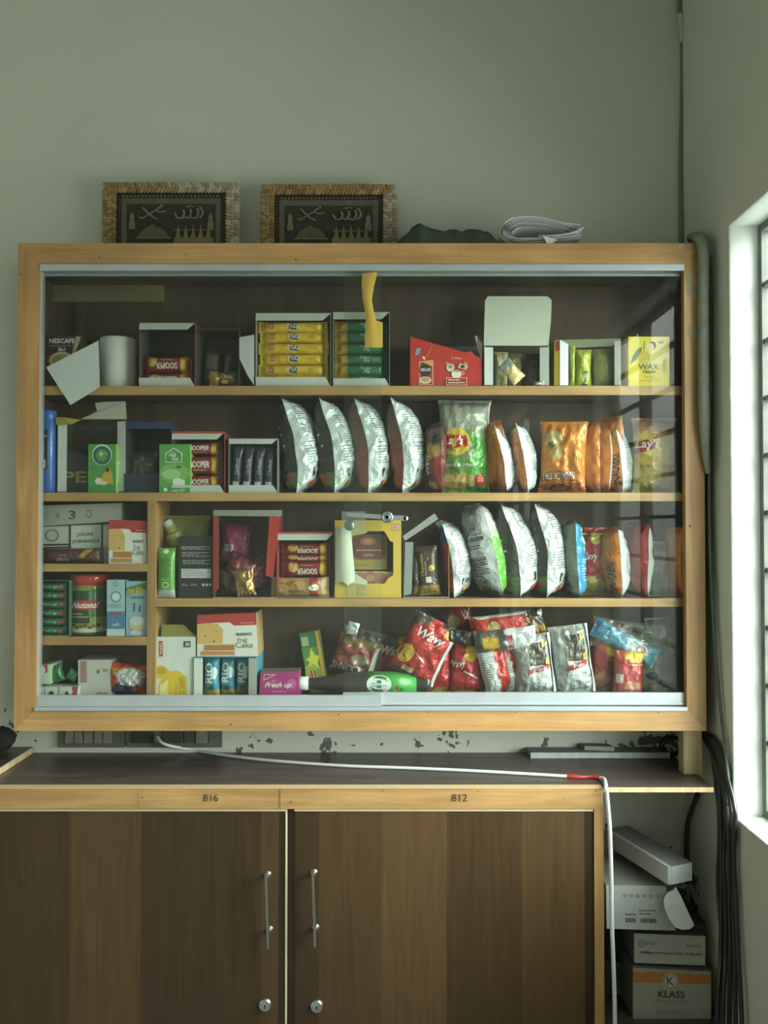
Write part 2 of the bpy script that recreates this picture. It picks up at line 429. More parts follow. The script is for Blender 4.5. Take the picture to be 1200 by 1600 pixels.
H0 = 0.00028
def prints(g, S, items, flat=True, rnd=None):
    """items drawn in order on the surface S(u, v, height); u right, v up, both 0..1"""
    rnd = rnd or random.Random(5)
    for li, it in enumerate(items):
        h = H0 * (1 + 0.5 * li); k = it[0]
        def quadgrid(fn, col, n=1, mm=1):
            g.grid([[S(*fn(i/n, j/mm), h) for i in range(n+1)] for j in range(mm+1)], col=col)
        nn = 1 if flat else 10
        if k == 'r':
            _, u0, v0, u1, v1, col = it
            quadgrid(lambda a, b: (u0+(u1-u0)*a, v0+(v1-v0)*b), col, nn, nn)
        elif k == 'q':   # free quad: four uv corners BL, BR, TR, TL
            _, q, col = it
            def fn(a, b):
                x = (q[0][0]*(1-a)+q[1][0]*a)*(1-b)+(q[3][0]*(1-a)+q[2][0]*a)*b
                y = (q[0][1]*(1-a)+q[1][1]*a)*(1-b)+(q[3][1]*(1-a)+q[2][1]*a)*b
                return x, y
            quadgrid(fn, col, nn, nn)
        elif k == 'e':
            _, cu, cv, ru, rv, col = it
            rings = [0.001, 0.5, 1.0] if not flat else [0.001, 1.0]
            g.grid([[S(cu+ru*r*math.cos(2*math.pi*i/20), cv+rv*r*math.sin(2*math.pi*i/20), h) for i in range(20)] for r in rings], col=col, closed=True)
        elif k == 'o':   # ring
            _, cu, cv, ru, rv, w, col = it
            g.grid([[S(cu+ru*r*math.cos(2*math.pi*i/24), cv+rv*r*math.sin(2*math.pi*i/24), h) for i in range(24)] for r in (1-w, 1.0)], col=col, closed=True)
        elif k == 'p':
            _, pts, col = it
            tr = tessellate_polygon([[Vector((a, b, 0)) for a, b in pts]])
            for t in tr: g.face([S(*pts[i], h) for i in t], col, True)
        elif k == 't':
            s, u0, v0, u1, v1, col = it[1:7]
            o = it[7] if len(it) > 7 else ''
            V, F = text_tris(s, 0.02 if 'b' in o else 0.0)
            pts = []
            for (a, b) in V:
                if 'i' in o: a = (a + b * 0.12) / 1.12
                if 'f' in o: a, b = 1-a, 1-b            # upside down
                if 'l' in o: a, b = 1-b, a              # reads upward
                if 'd' in o: a, b = b, 1-a              # reads downward
                if 'a' in o: b = b*(0.72+0.28*a) + 0.0*a
                pts.append(S(u0+(u1-u0)*a, v0+(v1-v0)*b, h))
            cc = C(col)
            if not flat:
                UV = []
                for (a, b) in V:
                    if 'i' in o: a = (a + b * 0.12) / 1.12
                    if 'f' in o: a, b = 1-a, 1-b
                    if 'l' in o: a, b = 1-b, a
                    if 'd' in o: a, b = b, 1-a
                    if 'a' in o: b = b*(0.72+0.28*a)
                    UV.append((u0+(u1-u0)*a, v0+(v1-v0)*b))
                st = [(UV[f[0]], UV[f[i]], UV[f[i+1]]) for f in F for i in range(1, len(f)-1)]
                while st:
                    t = st.pop()
                    ls = [(abs(t[i][0]-t[(i+1) % 3][0])*26+abs(t[i][1]-t[(i+1) % 3][1])*40, i) for i in range(3)]
                    m_, i = max(ls)
                    if m_ > 1.3:
                        a_, b_, c_ = t[i], t[(i+1) % 3], t[(i+2) % 3]; md = ((a_[0]+b_[0])/2, (a_[1]+b_[1])/2)
                        st += [(a_, md, c_), (md, b_, c_)]
                    else:
                        bs = len(g.v); g.v += [S(*q, h) for q in t]
                        g.f.append((bs, bs+1, bs+2)); g.c.append([cc]*3); g.s.append(True); g.mi.append(g.m)
                continue
            base = len(g.v); g.v += pts
            for f in F:
                g.f.append(tuple(base+i for i in f)); g.c.append([cc]*len(f)); g.s.append(False); g.mi.append(g.m)
        elif k == 'n':   # n lines of small print as broken rules
            _, u0, v0, u1, v1, n, col = it
            lh = (v1-v0)/n
            for j in range(n):
                vv = v0 + lh*(j+0.5); a = u0
                e = u1 if rnd.random() > .3 else u0+(u1-u0)*rnd.uniform(.5, .95)
                while a < e - 0.02*(u1-u0):
                    w = rnd.uniform(.08, .22)*(u1-u0); b = min(a+w, e)
                    g.face([S(a, vv-lh*.2, h), S(b, vv-lh*.2, h), S(b, vv+lh*.2, h), S(a, vv+lh*.2, h)], col)
                    a = b + .03*(u1-u0)
        elif k == 'bar':  # barcode
            _, u0, v0, u1, v1, col = it
            a = u0
            while a < u1:
                w = rnd.choice((.02, .03, .05))*(u1-u0)
                g.face([S(a, v0, h), S(a+w, v0, h), S(a+w, v1, h), S(a, v1, h)], col)
                a += w + rnd.choice((.02, .03, .045))*(u1-u0)

# ------------------------------------------------------------------ shelves: tops of the boards by row
SHY = 2.19
SH = {k: at(300, py, SHY).z for k, py in {'a': 603, 'b': 770, 'c': 935, 'd': 1092, 'e': 881, 'f': 995}.items()}

def snap(p, sh, tol=0.03):
    if sh is None: return p
    z = SH[sh] if isinstance(sh, str) else sh
    if abs(p.z - z) < tol or p.z < z: p.z = z + 0.0003
    return p

def face_S(F):
    TL, TR, BR, BL = F
    n = (TR - BL).cross(TL - BR).normalized()
    if n.y > 0: n = -n
    def S(u, v, h=0.0):
        return (BL*(1-u)+BR*u)*(1-v) + (TL*(1-u)+TR*u)*v + n*h
    return S

def quadF(q, Y, sh):
    if len(q) == 4 and not isinstance(q[0], (tuple, list)):
        x0, y0, x1, y1 = q; q = [(x0, y0), (x1, y0), (x1, y1), (x0, y1)]
    F = [at(p[0], p[1], p[2] if len(p) > 2 else Y) for p in q]
    snap(F[2], sh); snap(F[3], sh)
    return F

def carton(name, label, cat, q, Y, depth, col, sh=None, pr=(), side=None, skew=0.0, mat='paper', cols=None, group=None, rside=None, parent=None):
    """closed box; q the near face in sight-line pixels"""
    F = quadF(q, Y, sh)
    B = [p + Vector((skew, depth, 0)) for p in F]
    g = G(); k = {'l': side or col, 'r': side or col, 't': side or col}
    if cols: k.update(cols)
    g.hexa(F, B, col, k)
    prints(g, face_S(F), pr)
    if rside:
        T = [F[1], B[1], B[2], F[2]]
        TL, TR, BR, BL = T; n = (TR-BL).cross(TL-BR).normalized()
        if n.x < 0: n = -n
        def S2(u, v, h=0.0): return (BL*(1-u)+BR*u)*(1-v) + (TL*(1-u)+TR*u)*v + n*h
        prints(g, S2, rside)
    org = (F[2]+F[3]+B[2]+B[3])/4
    o = g.build(name, M[mat], parent, org)
    if parent is None: tag(o, label, cat, group)
    return o

def open_carton(name, label, cat, q, Y, depth, outer, inner, sh, lt=0, lb=0, lip='#c9cdc8', wl=0, wr=0, lsd=None, group=None, extra=None, top=True, slope=1.0):
    """display box lying open towards the glass; lt/lb lip heights in pixels"""
    x0, y0, x1, y1 = q
    F = quadF(q, Y, sh); TL, TR, BR, BL = F
    X0, X1, Z0, Z1 = BL.x, BR.x, BL.z, TL.z; t = 0.0016
    root = empty(name, ((X0+X1)/2, Y+depth/2, Z0), label, cat, group)
    g = G()
    so = lsd or outer
    g.box(X0, X1, Y, Y+depth, Z0, Z0+t, inner, {'f': lip, 'd': outer})
    g.box(X0, X1, Y+depth-t, Y+depth, Z0+t, Z1-t, inner)
    g.box(X0, X0+t, Y, Y+depth-t, Z0+t, Z1-t, inner, {'l': outer, 'f': so})
    g.box(X1-t, X1, Y, Y+depth-t, Z0+t, Z1-t, inner, {'r': outer, 'f': so})
    if top: g.box(X0, X1, Y, Y+depth, Z1-t, Z1, inner, {'t': outer, 'f': outer})
    g.build('box_body', M['paper'], root, root.location)
    px = Y/FPX
    def lipmesh(pts, nm, col=lip):
        g = G(); Fp = [Vector(p) for p in pts]; g.hexa(Fp, [p+Vector((0, 0.0012, 0)) for p in Fp], col)
        ob = g.build(nm, M['paper'], root, root.location); return ob
    e = 0.003
    if lt: lipmesh([(X0+e*.5, Y-.001, Z1-t), (X1-e*.5, Y-.001, Z1-t), (X1-slope*lt*px, Y-.007, Z1-lt*px), (X0+e*.5, Y-.007, Z1-lt*px)], 'flap')
    if lb: lipmesh([(X0+e*.5, Y-.007, Z0+lb*px), (X1-slope*lb*px*.6, Y-.007, Z0+lb*px), (X1-e*.5, Y-.001, Z0+t), (X0+e*.5, Y-.001, Z0+t)], 'flap')
    if wl: lipmesh([(X0, Y-.001, Z1-.004), (X0+wl*px, Y+.004, Z1-.004), (X0+wl*px, Y+.004, Z0+.004), (X0, Y-.001, Z0+.004)], 'side_flap')
    if wr: lipmesh([(X1-wr*px, Y+.004, Z1-.004), (X1, Y-.001, Z1-.004), (X1, Y-.001, Z0+.004), (X1-wr*px, Y+.004, Z0+.004)], 'side_flap')
    for (nm, pts, cl) in (extra or []):
        P = [at(*p) if len(p) == 3 else at(p[0], p[1], Y) for p in pts]
        g = G(); Q = [p+Vector((0, .0012, 0)) for p in P]; n = len(P)
        g.face(P[::-1], cl); g.face(Q, cl)
        for i in range(n): g.face([P[i], P[(i+1) % n], Q[(i+1) % n], Q[i]], cl)
        g.build(nm, M['paper'], root, root.location)
    return root

# ------------------------------------------------------------------ pouches and bars
def bands(bs, blobs=(), wob=0.03, seed=0.0, flip=False):
    cs = [(a, C(c)) for a, c in bs]; bl = [(a, b, c, d, C(e)) for a, b, c, d, e in blobs]
    def f(u, v):
        if flip: u, v = 1-u, 1-v
        w = v + wob * noise.noise(Vector((u*4, v*4, seed)))
        col = cs[-1][1]
        for a, c in cs:
            if w <= a: col = c; break
        for cu, cv, ru, rv, c in bl:
            d = ((u-cu)/ru)**2 + ((v-cv)/rv)**2
            if d < 1 + 0.3*noise.noise(Vector((u*9, v*9, seed+3))): col = c
        return col
    return f
def solid(c):
    c = C(c); return lambda u, v: c

def pouch(name, label, cat, cx, yb, yt, W, T, Y=2.262, rz=0, roll=0, bend=0, ax='v', p=1.0, sh=None, cf='#888888', cb='#888888',
          pf=(), pb=(), mat='foil', seal=0.04, amp=1.0, seed=1.0, group=None, cell=3.4, parent=None, tilt=0, sq=0.33, gap=0.0):
    s = Y / FPX
    B = at(cx, yb, Y); top = at(cx, yt, Y)
    H = (top.z - B.z); Wm = W*s; Tm = T*s; bm = bend*s
    cf = solid(cf) if not callable(cf) else cf
    cb = solid(cb) if not callable(cb) else cb
    nu = max(6, min(30, int(W/cell))); nv = max(6, min(46, int(H/s/cell)))
    ca, sa = math.cos(R(-rz)), math.sin(R(-rz))
    bx, by = ca, sa         # world X seen in the bag's frame
    am = amp * 0.0036 * min(1.0, T/45.0)
    def surf(u, v, side, h=0.0):
        U = 2*u-1; V = 2*v-1
        if ax == 'v': ac, al = U, v
        else: ac, al = V, u
        a = min(1, max(0, (al-seal)/(1-2*seal)))
        A = math.sin(math.pi*(a**p))**sq if 0 < a < 1 else 0.0
        Cc = max(0.0, 1-abs(ac)**2.6)**0.5
        P3 = Vector((u*W/14.0, v*H/s/17.0+u*.4, seed*7.1 + side*3.3))
        wr = (0.6-2.2*abs(noise.noise(P3*0.7)))*1.3 + (0.4-2*abs(noise.noise(P3*1.7+Vector((5, 1, 0)))))*0.7
        edge = min(1.0, (1-abs(ac))*5)
        fold = (math.sin(ac*17+seed*5+side)*math.exp(-a*7) + math.sin(ac*15-seed*3+side)*math.exp(-(1-a)*7)) * 0.9 * edge
        t = Tm/2*A*Cc + am*(wr*edge*min(1, A*1.5) + fold*min(1, A*2.5))
        t = max(t, 0.0004)
        k = 1-0.09*A
        if ax == 'v': x = U*Wm/2*k; z = v*H + 0.012*H*abs(ac)*(a-0.5)
        else: x = U*Wm/2; z = H/2 + V*H/2*k
        if ax == 'v': x += 0.0 
        y = -t if side == 0 else t
        y += -h if side == 0 else h
        wav = noise.noise(Vector((u*3, v*3, seed)))*Tm*0.06
        sh_ = bm*4*v*(1-v) + wav
        return Vector((x + bx*sh_, y + by*sh_, z))
    g = G()
    for side in (0, 1):
        fn = cf if side == 0 else cb
        rows = []; cols = []
        for j in range(nv+1):
            v = j/nv
            rows.append([surf(i/nu, v, side) for i in range(nu+1)])
            cols.append([fn(i/nu if side == 0 else 1-i/nu, v) for i in range(nu+1)])
        g.grid(rows, cols=cols, flip=(side == 1))
    def isurf(u, v, side, h):
        # same facets as the mesh, lifted along the facet normal
        b0 = side*(nu+1)*(nv+1)
        x = min(max(u, 0), 1)*nu; y = min(max(v, 0), 1)*nv; i = min(int(x), nu-1); j = min(int(y), nv-1); x -= i; y -= j
        p = [g.v[b0+j*(nu+1)+i], g.v[b0+j*(nu+1)+i+1], g.v[b0+(j+1)*(nu+1)+i+1], g.v[b0+(j+1)*(nu+1)+i]]
        q = (p[0]*(1-x)+p[1]*x)*(1-y)+(p[3]*(1-x)+p[2]*x)*y
        n = (p[1]+p[2]-p[0]-p[3]).cross(p[3]+p[2]-p[0]-p[1])
        if n.length > 0: n.normalize()
        if side == 1: n = -n
        return q + n*(h*1.3+0.0003)
    if pf: prints(g, lambda u, v, h=0: isurf(u, v, 0, h), pf, flat=False)
    if pb: prints(g, lambda u, v, h=0: isurf(1-u, v, 1, h), pb, flat=False)
    Rm = Matrix.Rotation(R(roll), 3, 'Y') @ Matrix.Rotation(R(tilt), 3, 'X') @ Matrix.Rotation(R(rz), 3, 'Z')
    org = B.copy()
    g.v = [Rm @ q for q in g.v]
    if sh is not None:
        zs = SH[sh] if isinstance(sh, str) else sh
        mz = min(q.z for q in g.v); org.z = zs - mz + 0.0004 + gap
        lim = {'b': SH['a'], 'c': SH['b'], 'd': SH['c']}.get(sh)
        if lim:
            room = lim-.0250-org.z; hh = max(q.z for q in g.v)
            if hh > room: g.v = [Vector((q.x, q.y, q.z*room/hh)) for q in g.v]
    g.v = [q + org for q in g.v]
    o = g.build(name, M[mat], parent, org)
    if parent is None: tag(o, label, cat, group)
    return o

def bar(name, label, cat, x0, y0, x1, y1, Y, T=None, **kw):
    """flow-wrapped pack lying with its seals left and right; Y its front"""
    T = T or (y1-y0)*1.0
    Yc = Y + T*Y/FPX/2 + 0.001
    return pouch(name, label, cat, (x0+x1)/2, y1, y0, x1-x0, T, Y=Yc, ax='h', mat=kw.pop('mat', 'bar'), amp=kw.pop('amp', .5), seal=kw.pop('seal', .07), sq=kw.pop('sq', .3), cell=kw.pop('cell', 3.0), **kw)

# ================================================================== THE ROOM
def struct(g, name, mat, origin=(0, 0, 0)):
    o = g.build(name, mat, None, origin); o['kind'] = 'structure'; return o
XL, YB = -3.1, -2.6
g = G(); g.box(XL-.2, WALLX+.2, WALLY, WALLY+.2, ZF, ZC); struct(g, 'wall_back', M['wall'])
g = G(); g.box(XL-.2, XL, YB, WALLY, ZF, ZC); struct(g, 'wall_left', M['wall'])
g = G(); g.box(XL-.2, WALLX+.2, YB-.2, YB, ZF, ZC); struct(g, 'wall_front', M['wall'])
g = G(); g.box(XL-.2, WALLX+.2, YB-.2, WALLY+.2, ZF-.1, ZF); struct(g, 'floor', M['floor'])
g = G(); g.box(XL-.2, WALLX+.2, YB-.2, WALLY+.2, ZC, ZC+.1); struct(g, 'ceiling', M['ceil'])
# right wall with the window opening and an added rear one for fill light; the reveals are painted a cleaner white
g = G()
x0, x1 = WALLX, WALLX+.112
def rwall(ya, yb, za, zb, c=None):
    g.box(x0, x1, ya, yb, za, zb)
rwall(YB, WALLY, ZF, WZ0); rwall(YB, WALLY, WZ1, ZC)
rwall(WY1, WALLY, WZ0, WZ1); rwall(W2Y1, WY0, WZ0, WZ1); rwall(YB, W2Y0, WZ0, WZ1)
struct(g, 'wall_right', M['wall'])
# thin render skin lining each opening, with chipped plaster arris towards the room
for n, (ya, yb) in enumerate(((WY0, WY1), (W2Y0, W2Y1))):
    g = G(); t = .004; rnd = random.Random(n)
    def ragged(P, Q, nrm):
        # strip from the inner edge (jagged) to the frame
        n_ = 60; r0 = []; r1 = []
        for i in range(n_+1):
            a = i/n_; p = Vector(P).lerp(Vector(Q), a)
            j = 0.0015*noise.noise(Vector((a*30, n, 0)))
            r0.append(p + Vector((-0.0012, 0, 0)) + Vector(nrm)*t - Vector(nrm)*(0.0025+2.2*abs(j)))
            r1.append(p + Vector((.112, 0, 0)) + Vector(nrm)*t)
        g.grid([r0, [q + Vector((.004, 0, 0)) + Vector(nrm)*.0035 for q in r0], r1], smooth=True)
    ragged((WALLX, yb, WZ0), (WALLX, yb, WZ1), (0, -1, 0))
    ragged((WALLX, ya, WZ0), (WALLX, ya, WZ1), (0, 1, 0))
    ragged((WALLX, ya, WZ1), (WALLX, yb, WZ1), (0, 0, -1))
    ragged((WALLX, ya, WZ0), (WALLX, yb, WZ0), (0, 0, 1))
    struct(g, 'trim_%d' % (n+1), M['reveal'])

def window(n, ya, yb):
    fx0, fx1 = WALLX+.070, WALLX+.098
    g = G(); fw = .024
    g.box(fx0, fx1, ya, yb, WZ0, WZ0+fw); g.box(fx0, fx1, ya, yb, WZ1-fw, WZ1)
    g.box(fx0, fx1, ya, ya+fw, WZ0+fw, WZ1-fw); g.box(fx0, fx1, yb-fw, yb, WZ0+fw, WZ1-fw)
    w = yb-ya
    for f in (.30, .62):
        y = yb - w*f
        g.box(fx0-.004, fx1, y-.022, y+.022, WZ0+fw, WZ1-fw)
    k = 0; z = at(1195, 449, WY1).z
    zs = []
    while z > WZ0+fw+.03: zs.append(z); z -= .1415
    for z in zs:
        g.box(fx0+.004, fx1-.004, ya+fw, yb-fw, z-.006, z+.006)
    o = g.build('window_%d' % n, M['steel_paint'], None, (fx0, (ya+yb)/2, WZ0)); o['kind'] = 'structure'
    g2 = G(); g2.box(fx0+.012, fx0+.016, ya+fw, yb-fw, WZ0+fw, WZ1-fw); g2.build('window_pane', M['wglass'], o, (fx0, (ya+yb)/2, WZ0))
window(1, WY0, WY1); window(2, W2Y0, W2Y1)  # the second window is added behind the camera for fill light

# ================================================================== BASE CABINET
FYB = 2.08
ctop = at(600, 1230, FYB).z            # worktop level
def X(px, Y=FYB): return at(px, 1230, Y).x
def Z(py, Y=FYB): return at(600, py, Y).z
LX = -1.45
base = empty('base_cabinet', ((LX+X(942))/2, 2.24, 0.0), 'low wooden cupboard with walnut laminate doors and pine rails under the showcase', 'cabinet')
BO = base.location
g = G()
g.box(LX, X(942)-.0, FYB+.02, FYB+.30, .02, ctop-.022)      # carcass
g.build('carcass', M['ply'], base, BO)
g = G()
zr0, zr1 = Z(1264), Z(1232)
g.box(LX, X(942), FYB, FYB+.02, zr0, zr1)
S = lambda u, v, h=0: Vector((LX+(X(942)-LX)*u, FYB-h, zr0+(zr1-zr0)*v))
uu = lambda px: (X(px)-LX)/(X(942)-LX)
pr = []
for px, v, r in ((222, .55, .0018), (218, .2, .001), (374, .92, .001), (437, .6, .0015), (455, .35, .002), (598, .9, .0015), (747, .88, .0015), (882, .55, .0015), (931, .9, .0018), (452, .28, .001)):
    pr.append(('e', uu(px), v, r/(X(942)-LX), r/(zr1-zr0), '#4b3620'))
pr += [('r', uu(437), .03, uu(438.2), .97, '#7a5a34'), ('r', uu(216), .05, uu(216.7), .9, '#8d6c42')]
g.m = 1; prints(g, S, pr + [('t', '816', uu(318), .38, uu(341), .74, '#222018'), ('t', '812', uu(706), .38, uu(730), .74, '#222018')]); g.m = 0
g.build('top_rail', [M['pine_x'], M['paper']], base, BO)
g = G(); g.box(LX, X(942), FYB-.0005, FYB+.022, zr1, zr1+.003, '#cdb185'); g.build('edge_lipping', M['paper'], base, BO)
g = G(); g.box(X(928), X(943), FYB, FYB+.02, .02, zr0); g.build('side_stile', M['pine_z'], base, BO)
def door(xa, xb, lipl, lipr, hx, hy0, hy1, lx, ly):
    g = G(); za, zb = .03, Z(1268)
    g.box(X(xa), X(xb), FYB+.004, FYB+.02, za, zb)
    d = g.build('door', M['door'], base, BO)
    g = G(); t = .0035
    g.box(X(xa), X(xb), FYB+.002, FYB+.02, zb, zb+.0045, '#cfc3a8')
    if lipr: g.box(X(xb), X(xb)+t, FYB+.002, FYB+.02, za, zb+.004, '#cfc3a8')
    e = g.build('edge_band', M['paper'], d, BO); e.location = (0, 0, 0)
    # bar handle
    g = G(); y = FYB-.028
    a = at(hx, hy0, y); b = at(hx+4, hy1, y)
    g.tube([a, b], .0038, '#b9bcbc', n=14, sub=1)
    for f in (.09, .83):
        p = a.lerp(b, f); g.tube([p, Vector((p.x, FYB+.004, p.z))], .0042, '#b9bcbc', n=12, sub=1)
        g.lathe((p.x, FYB+.004, p.z), [(.0001, -.003), (.008, -.003), (.009, 0)], '#b9bcbc', n=16, axis='y')
    h = g.build('handle', M['chrome'], d, BO); h.location = (0, 0, 0)
    p = at(lx, ly, FYB); g = G()
    g.lathe((p.x, FYB+.004, p.z), [(.0165, 0), (.0165, -.003), (.0135, -.007), (.0115, -.008), (.0105, -.0075), (.0085, -.0085), (.0001, -.009)], '#c5c9ca', n=28, axis='y')
    g.box(p.x-.0012, p.x+.0012, FYB-.0056, FYB-.005, p.z-.005, p.z+.004, '#1a1a1a')
    l = g.build('lock', M['chrome'], d, BO); l.location = (0, 0, 0)
    return d
door(-260, 446, 0, 1, 415, 1364, 1482, 414, 1571)
door(460, 927, 0, 0, 488.5, 1361, 1479, 495, 1573)

# continuous worktop and the side board that runs on to the corner
g = G(); g.box(LX, X(942), FYB+.0225, WALLY-.002, ctop-.022, ctop); wt = g.build('worktop', M['lam_top'], None, ((LX+X(942))/2, 2.24, ctop-.022))
tag(wt, 'long dark brown laminate worktop under the glass showcase', 'worktop')
g = G(); bx1 = X(1115)
t2 = at(600, 1238, FYB).z
g.box(X(943), bx1, FYB+.003, WALLY-.002, t2, ctop-.001)
o = g.build('corner_shelf', M['lam_top'], None, (X(1030), 2.24, t2))
g = G(); g.box(X(943), bx1, FYB, FYB+.003, t2, ctop-.001); e = g.build('front_edge', M['pine_raw'], o, (X(1030), 2.24, t2)); e.location = (0, 0, 0)
tag(e, 'bare pale wood front edge')
tag(o, 'dark laminate shelf board bridging from the cupboard to the corner', 'shelf')

# neighbouring board at the far left, lying on the worktop, its pale edge facing right
g = G(); bl = at(52, 1186, WALLY-.003).x; zt = ctop+.0175
g.box(-1.45, bl, 1.9, WALLY-.004, ctop+.0005, zt); o = g.build('table_board', M['lam_top'], None, (-1.2, 2.2, ctop))
tag(o, 'dark topped board with pale raw edge lying on the worktop at far left', 'board')
g = G(); g.box(bl, bl+.002, 1.9, WALLY-.004, ctop+.0005, zt); e = g.build('side_edge', M['pine_raw'], o, (-1.2, 2.2, ctop)); e.location = (0, 0, 0); tag(e, 'pale raw wood side edge')
# dark lump (bundled bag) on it
g = G(); c = at(2, 1172, 2.33); rows = []
for j in range(13):
    th = math.pi*j/12
    rows.append([c + Vector((.036*math.sin(th)*math.cos(a)*(1+.25*noise.noise(Vector((math.cos(a)*2, math.sin(a)*2, th*2)))), .032*math.sin(th)*math.sin(a), .034*math.cos(th)*(1+.2*noise.noise(Vector((a, th, 4)))))) for a in [2*math.pi*k/22 for k in range(22)]])
g.grid(rows, col='#22211f', closed=True)
mz = min(p.z for p in g.v); g.v = [p + Vector((0, 0, zt+.0005-mz)) for p in g.v]
o = g.build('dark_bag', M['matte'], None, (c.x, c.y, zt)); tag(o, 'small black bundled bag on the board at the far left edge', 'bag')

# ================================================================== HANGING SHOWCASE
FY = 2.16
def X2(px, Y=FY): return at(px, 760, Y).x
def Z2(py, Y=FY): return at(600, py, Y).z
xa, xb = X2(25), X2(1101); xi, xj = X2(60), X2(1071)
za, zb = Z2(1142), Z2(380); zi, zj = Z2(1109), Z2(412)
YBk = 2.385
case = empty('display_cabinet', ((xa+xb)/2, 2.27, za), 'wide pine framed wall showcase with sliding glass doors full of snacks', 'cabinet')
CO = case.location
# mitred front frame: four pieces
def mitre(P, mat, nm, dots=()):
    g = G(); F = [Vector((p[0], FY, p[1])) for p in P]; g.hexa(F, [p+Vector((0, .022, 0)) for p in F])
    if dots:
        g.m = 1
        for (px, py, r) in dots:
            p = at(px, py, FY-.0004); n = 8
            g.face([p + Vector((r*1.3*math.cos(2*math.pi*k/n), 0, r*math.sin(2*math.pi*k/n))) for k in range(n)], '#4a3520')
    return g.build(nm, [mat, M['paper']], case, CO)
mitre([(xa, zb), (xb, zb), (xj, zj), (xi, zj)], M['pine_x'], 'frame_rail', [(102, 403, .001), (155, 402, .002), (290, 398, .0014), (462, 405, .0022), (718, 398, .0014), (775, 405, .001), (500, 390, .0008)])
mitre([(xi, zi), (xj, zi), (xb, za), (xa, za)], M['pine_x'], 'frame_rail', [(400, 1117, .0012), (361, 1132, .0022), (529, 1117, .0018), (669, 1113, .0014), (805, 1113, .0014), (1029, 1113, .0018), (870, 1118, .0012)])
mitre([(xa, zb), (xi, zj), (xi, zi), (xa, za)], M['pine_z'], 'frame_stile', [(32, 429, .0018), (29, 390, .0012), (39, 1000, .001)])
st = mitre([(xj, zj), (xb, zb), (xb, za), (xj, zi)], M['pine_z'], 'frame_stile', [(1078, 822, .003)])
# grey filler patches on the right stile
g = G()
for k, pts in enumerate(([(1074, 426), (1092, 440), (1086, 448), (1089, 465), (1082, 468), (1075, 463), (1074, 445)], [(1076, 511), (1087, 510), (1090, 520), (1084, 534), (1078, 526), (1075, 518)], [(1058, 381), (1070, 381), (1066, 392), (1061, 390)])):
    g = G(); P = [at(a, b, FY-.0009) for a, b in pts]; g.face(P, '#b9a78c'); g.build('filler_patch', M['matte'], case, CO)
# carcass
g = G(); tk = .016
g.box(xa+.004, xa+.004+tk, FY+.022, YBk, za+.003, zb-.003); g.box(xb-.004-tk, xb-.004, FY+.022, YBk, za+.003, zb-.003)
zc = Z2(423, 2.19)
g.box(xa+.02, xb-.02, FY+.022, YBk, zc, zb-.0025)
g.box(xa+.02, xb-.02, FY+.022, YBk, za+.003, SH['d'])
g.build('carcass', M['ply'], case, CO)
g = G(); g.box(xa+.02, xb-.02, 2.337, 2.345, SH['d'], zc); g.build('back_panel', M['ply'], case, CO)
lx0, lx1 = xa+.02, xb-.02
# inner side faces close to the opening
g = G(); g.box(lx0, xi-.030, 2.187, 2.337, SH['d'], zc); g.build('side_panel', M['ply'], case, CO)
g = G(); g.box(xj+.028, lx1, 2.187, 2.337, SH['d'], zc); g.build('side_panel', M['ply'], case, CO)
# shelves
def zrow(py): return at(300, py, SHY).z
def shelf(pt, pb, x0, x1, nm='shelf'):
    g = G(); g.box(x0, x1, SHY+.004, 2.336, zrow(pb), zrow(pt)); g.build(nm, M['ply'], case, CO)
    g = G(); g.box(x0, x1, SHY, SHY+.004, zrow(pb), zrow(pt)); g.build('shelf_edge', M['pine_x'], case, CO)
dv0, dv1 = at(230, 900, SHY).x, at(243, 900, SHY).x
xl_, xr_ = xi-.0295, min(xj+.0275, lx1)
shelf(603, 617, xl_, xr_); shelf(770, 783, xl_, xr_); shelf(935, 948, dv1, xr_)
shelf(881, 893, xl_, dv0); shelf(995, 1008, xl_, dv0)
g = G(); g.box(dv0, dv1, SHY, 2.336, SH['d'], zrow(783)); g.build('divider', M['pine_z'], case, CO)
# hanging cleat with screws, and an added upright strip standing in for a glass reflection, back left
g = G(); a = at(77, 435, 2.31); b = at(253, 470, 2.31)
g.box(a.x, b.x, 2.319, 2.337, b.z, a.z); g.m = 1
for px in (155, 215):
    p = at(px, 459, 2.3185); g.lathe(p, [(.0001, 0), (.0022, 0)], '#2a241c', n=8, axis='y')
g.build('cleat', [M['cleat'], M['paper']], case, CO)
g = G(); a = at(119, 430, 2.325); b = at(131, 600, 2.325); g.box(a.x, b.x, 2.325, 2.337, SH['a'], zc); g.build('batten', M['ply'], case, CO)  # solid strip added in place of a reflection on the glass
# aluminium tracks
g = G()
g.box(xi, xj, FY-.002, FY+.006, Z2(423), Z2(413)); g.box(xi, xj, FY+.006, FY+.012, Z2(423)+.004, Z2(413)); g.box(xi, xj, FY+.024, FY+.027, Z2(427), Z2(413))
g.build('top_track', M['alu'], case, CO)
g = G()
g.box(xi-.004, xj, FY-.0035, FY+.026, Z2(1110), Z2(1104.5)); g.box(xi-.004, xj, FY-.005, FY-.0035, Z2(1110), Z2(1106.5))
g.build('bottom_track', M['alu'], case, CO)
g = G(); g.box(xi, xi+.0045, FY+.004, FY+.022, zi+.004, Z2(424)); g.build('side_channel', M['alu'], case, CO)
